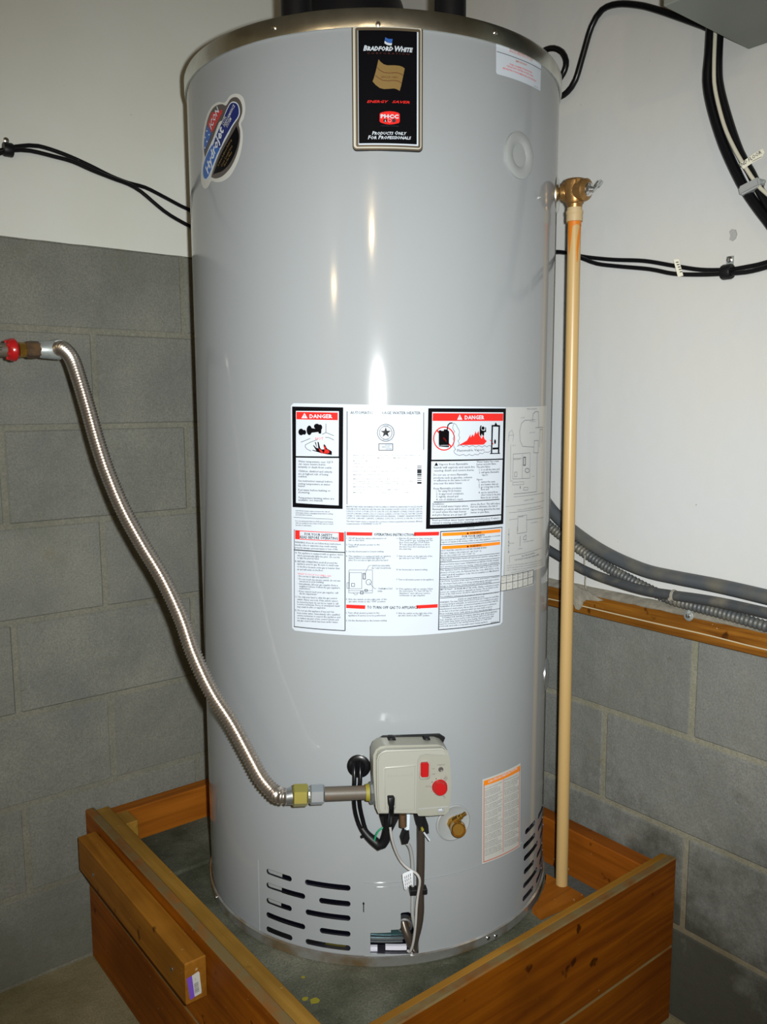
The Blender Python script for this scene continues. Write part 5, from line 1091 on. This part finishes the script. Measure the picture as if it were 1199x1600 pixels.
b = NB(); pts = [onX(700+x/2.403, y/2.403, -.0195) for x, y in ((848, 975), (868, 973), (885, 1035), (865, 1040))]; vs = [b.verts.new(p) for p in pts]; f = b.faces.new(vs); r = bmesh.ops.extrude_face_region(b, geom=[f])
for v in [g for g in r['geom'] if isinstance(g, bmesh.types.BMVert)]: v.co.x -= .0006
bmesh.ops.recalc_face_normals(b, faces=b.faces)
ct = tag(obj('cable_tag', b, 'tagpaper', origin=pts[0]), 'tiny cream tag wrapped on the lower cable pair', 'tag')
def rwmap(d): return lambda u, v, off=0.: (Vector((-d-off, u, v)), Vector((-1, 0, 0)))
def rwuv(d): return lambda x, y: (lambda p: (-p.y, p.z))(onX(x, y, -d))
def rwm(d): return lambda u, v, off=0.: (Vector((-d-off, -u, v)), Vector((-1, 0, 0)))
TD = Draw(rwuv(.0202), 700, 0, 2.403)
for k in range(5): TD.line('print_grey', [(858+k*3.6, 985+k*9), (866+k*3.6, 984+k*9)], 3)
TD.emit('x', rwm(.0202), ct, .0003, {'print_grey': 'tag_print'})
cable('cable_loop', R1([(300, 460), (360, 400), (405, 368), (425, 362), (450, 345), (480, 300), (510, 200), (540, 100), (580, 37), (640, 15), (720, 20), (780, 35), (860, 62), (960, 98), (1010, 120)], .022), .0062, 'thick black cable arching over the white right wall beside the tank')
cable('cable_loop', R1([(300, 240), (340, 205), (370, 186), (400, 181), (430, 196), (445, 230), (440, 262), (425, 290), (390, 340), (330, 390)], .030), .0060, 'small loop of black cable peeking out behind the tank rim')
# hanging bundle at the right
cable('hanging_cable', R1([(990, 95), (984, 200), (976, 300), (992, 400), (1032, 530), (1080, 640), (1128, 728), (1199, 825), (1290, 930)], .028)+[Vector((-.028, -1.45, 1.42)), Vector((-.028, -2.1, 1.33)), Vector((-.028, YR+.004, 1.4))], .0090, 'thickest black cable hanging at the left of the strapped bundle')
cable('hanging_cable', R1([(1020, 95), (1015, 250), (1022, 330), (1054, 450), (1096, 570), (1140, 650), (1170, 710), (1225, 800), (1310, 890)], .028)+[Vector((-.028, -1.45, 1.445)), Vector((-.028, -2.1, 1.355)), Vector((-.028, YR+.004, 1.425))], .0078, 'thinner black cable hanging at the right of the strapped bundle')
cable('hanging_cable', R1([(1006, 95), (1000, 250), (1005, 340), (1038, 470), (1078, 560), (1120, 632), (1160, 690), (1199, 728), (1300, 800)], .037)+[Vector((-.038, -1.45, 1.48)), Vector((-.034, -2.1, 1.385)), Vector((-.034, YR+.004, 1.455))], .0034, 'white cable hanging between two black cables of the bundle', m='cable_white')
a = onX(1080+455/5.714, 180+690/5.714, -.032); c = onX(1080+640/5.714, 180+595/5.714, -.032)
b = NB(); d_ = (c-a); L = d_.length; d_.normalize(); nn = d_.cross(Vector((-1, 0, 0)))
box(b, (0, -.008, -.010), (L, .008, .012), .003, 2); b.transform(Matrix.Translation(a) @ Matrix(((d_.x, nn.x, -1, 0), (d_.y, nn.y, 0, 0), (d_.z, nn.z, 0, 0), (0, 0, 0, 1)))); se = tag(obj('cable_strap', b, 'strapgrey', origin=a, smooth=40), 'grey strap clamped round the hanging black and white cables', 'strap')
b = NB(); lathe(b, c+Vector((-.005, 0, 0)), (0, -1, -.4), [(0, .004), (.006, .004), (.008, .002)], 10); obj('strap_screw', b, 'galv', se)
tf = lambda x, y: (1080+x/5.714, 180+y/5.714)
pts = [onX(*tf(x, y), -.044) for x, y in ((432, 440), (560, 345), (640, 300), (660, 330), (630, 385), (560, 420), (470, 480))]
b = NB(); vs = [b.verts.new(p) for p in pts]; f = b.faces.new(vs); r = bmesh.ops.extrude_face_region(b, geom=[f])
for v in [g for g in r['geom'] if isinstance(g, bmesh.types.BMVert)]: v.co.x -= .0006
bmesh.ops.recalc_face_normals(b, faces=b.faces)
ct = tag(obj('cable_tag', b, 'tagpaper', origin=pts[0]), 'cream paper tag with floor lettering stuck on the hanging cable bundle', 'tag')
TD = Draw(rwuv(.0447), 1080, 180, 5.714); a = Vector(TD.c(445, 468)); b_ = Vector(TD.c(632, 345))
ctext(TD, 'print_black', '2ND FLOOR', 438, 470, 635, 340, .0065, bold=.01); TD.line('print_grey', [(550, 412), (632, 372)], 4)
TD.emit('x', rwm(.0447), ct, .0004, {'print_black': 'tag_lettering', 'print_grey': 'tag_print'})
# grey box high on the right wall
ub = empty('utility_box', (-.001, -1.32, 1.87), 'grey painted metal box mounted high on the right wall, cut by the frame', 'metal box')
box(b := NB(), (-.257, -1.62, 1.870), (-.001, -1.015, HC-.05), .002); obj('box_body', b, 'boxgrey', ub)
box(b := NB(), (-.262, -1.624, 1.885), (-.2575, -1.011, HC-.06), .001); obj('box_cover', b, 'boxgrey', ub)
# ================================================================== conduits on the right wall
def C7(pts, off): return [onX(780+x/2.862, 780+y/2.862, -off) for x, y in pts]
def W7(pts, off): return [onX(x, y, -off) for x, y in pts]
cable('conduit', W7([(820, 735), (840, 765), (855, 787), (872, 808), (895, 829), (925, 851), (954, 868), (984, 882), (1017, 894), (1059, 903), (1093, 909.5), (1135, 918), (1199, 933), (1260, 948)], .0165)+[Vector((-.0165, -1.6, .86+.035)), Vector((-.0165, -2.6, .86+.01)), Vector((-.0165, YR+.004, .86+.01))], .0138, 'smooth grey conduit, the uppermost of three along the right wall', cat='conduit', m='conduit', seg=16)
cable('conduit', W7([(815, 780), (840, 804), (864, 826), (896, 851), (925, 871), (954, 889), (984, 905), (1017, 922), (1051, 937), (1085, 947), (1118, 955.5), (1156, 966), (1199, 979), (1260, 997)], .030)+[Vector((-.030, -1.6, .83+.0)), Vector((-.030, -2.6, .83+.01)), Vector((-.030, YR+.004, .83+.01))], .0100, 'corrugated armoured conduit dipping behind the dark one on the right wall', cat='conduit', m='armour', rf=lambda d, i: .0098+.0010*math.cos(2*math.pi*i/6), step=.0014, seg=14)
cable('conduit', W7([(815, 828), (840, 846), (858, 859), (895, 881), (925, 896), (967, 911), (1009, 923), (1051, 930), (1093, 936), (1135, 943.5), (1199, 958), (1260, 973)], .048)+[Vector((-.048, -1.6, .845+.02)), Vector((-.048, -2.6, .845+.01)), Vector((-.048, YR+.004, .845+.01))], .0098, 'dark grey conduit, lowest on the left and crossing over the armoured one', cat='conduit', m='conduit_dark', seg=16)
cs = empty('conduit_strap', onX(1077, 962, -.024), 'small metal conduit strap screwed to the brown trim board', 'strap')
b = NB(); p = onX(1077, 962, -.023); lathe(b, p, (-1, 0, 0), [(0, .010), (.002, .010), (.0025, .009)], 20); pA = onX(1082, 948, -.023); cyl(b, p+Vector((-.001, 0, .006)), pA, .006, 8); obj('strap_plate', b, 'galv', cs, smooth=40)
b = NB(); lathe(b, p+Vector((-.002, 0, 0)), (-1, 0, 0), [(0, .0045), (.002, .0045), (.0032, .002)], 12); obj('screw', b, 'screw', cs, smooth=40)
ax0 = onX(1054, 930.5, -.048)
b = NB(); dirc = (C7([(800, 424)], .04)[0]-C7([(770, 419)], .04)[0]); lathe(b, ax0-dirc*.3, dirc, [(0, .0101), (.001, .0112), (.005, .0112), (.006, .0101)], 18); lathe(b, ax0-dirc*.2+Vector((-.0095, 0, -.006)), (-1, 0, -.3), [(0, .004), (.003, .003)], 8); obj('strap_band', b, 'caulk', cs, smooth=40)
cable('string', [onX(780+x/2.862, 780+y/2.862, -.045) for x, y in ((385, 250), (383, 300), (390, 330), (386, 370), (389, 400))], .0012, 'short dusty string hanging from the conduits beside the cream pipe', m='string', cat='string', seg=6)
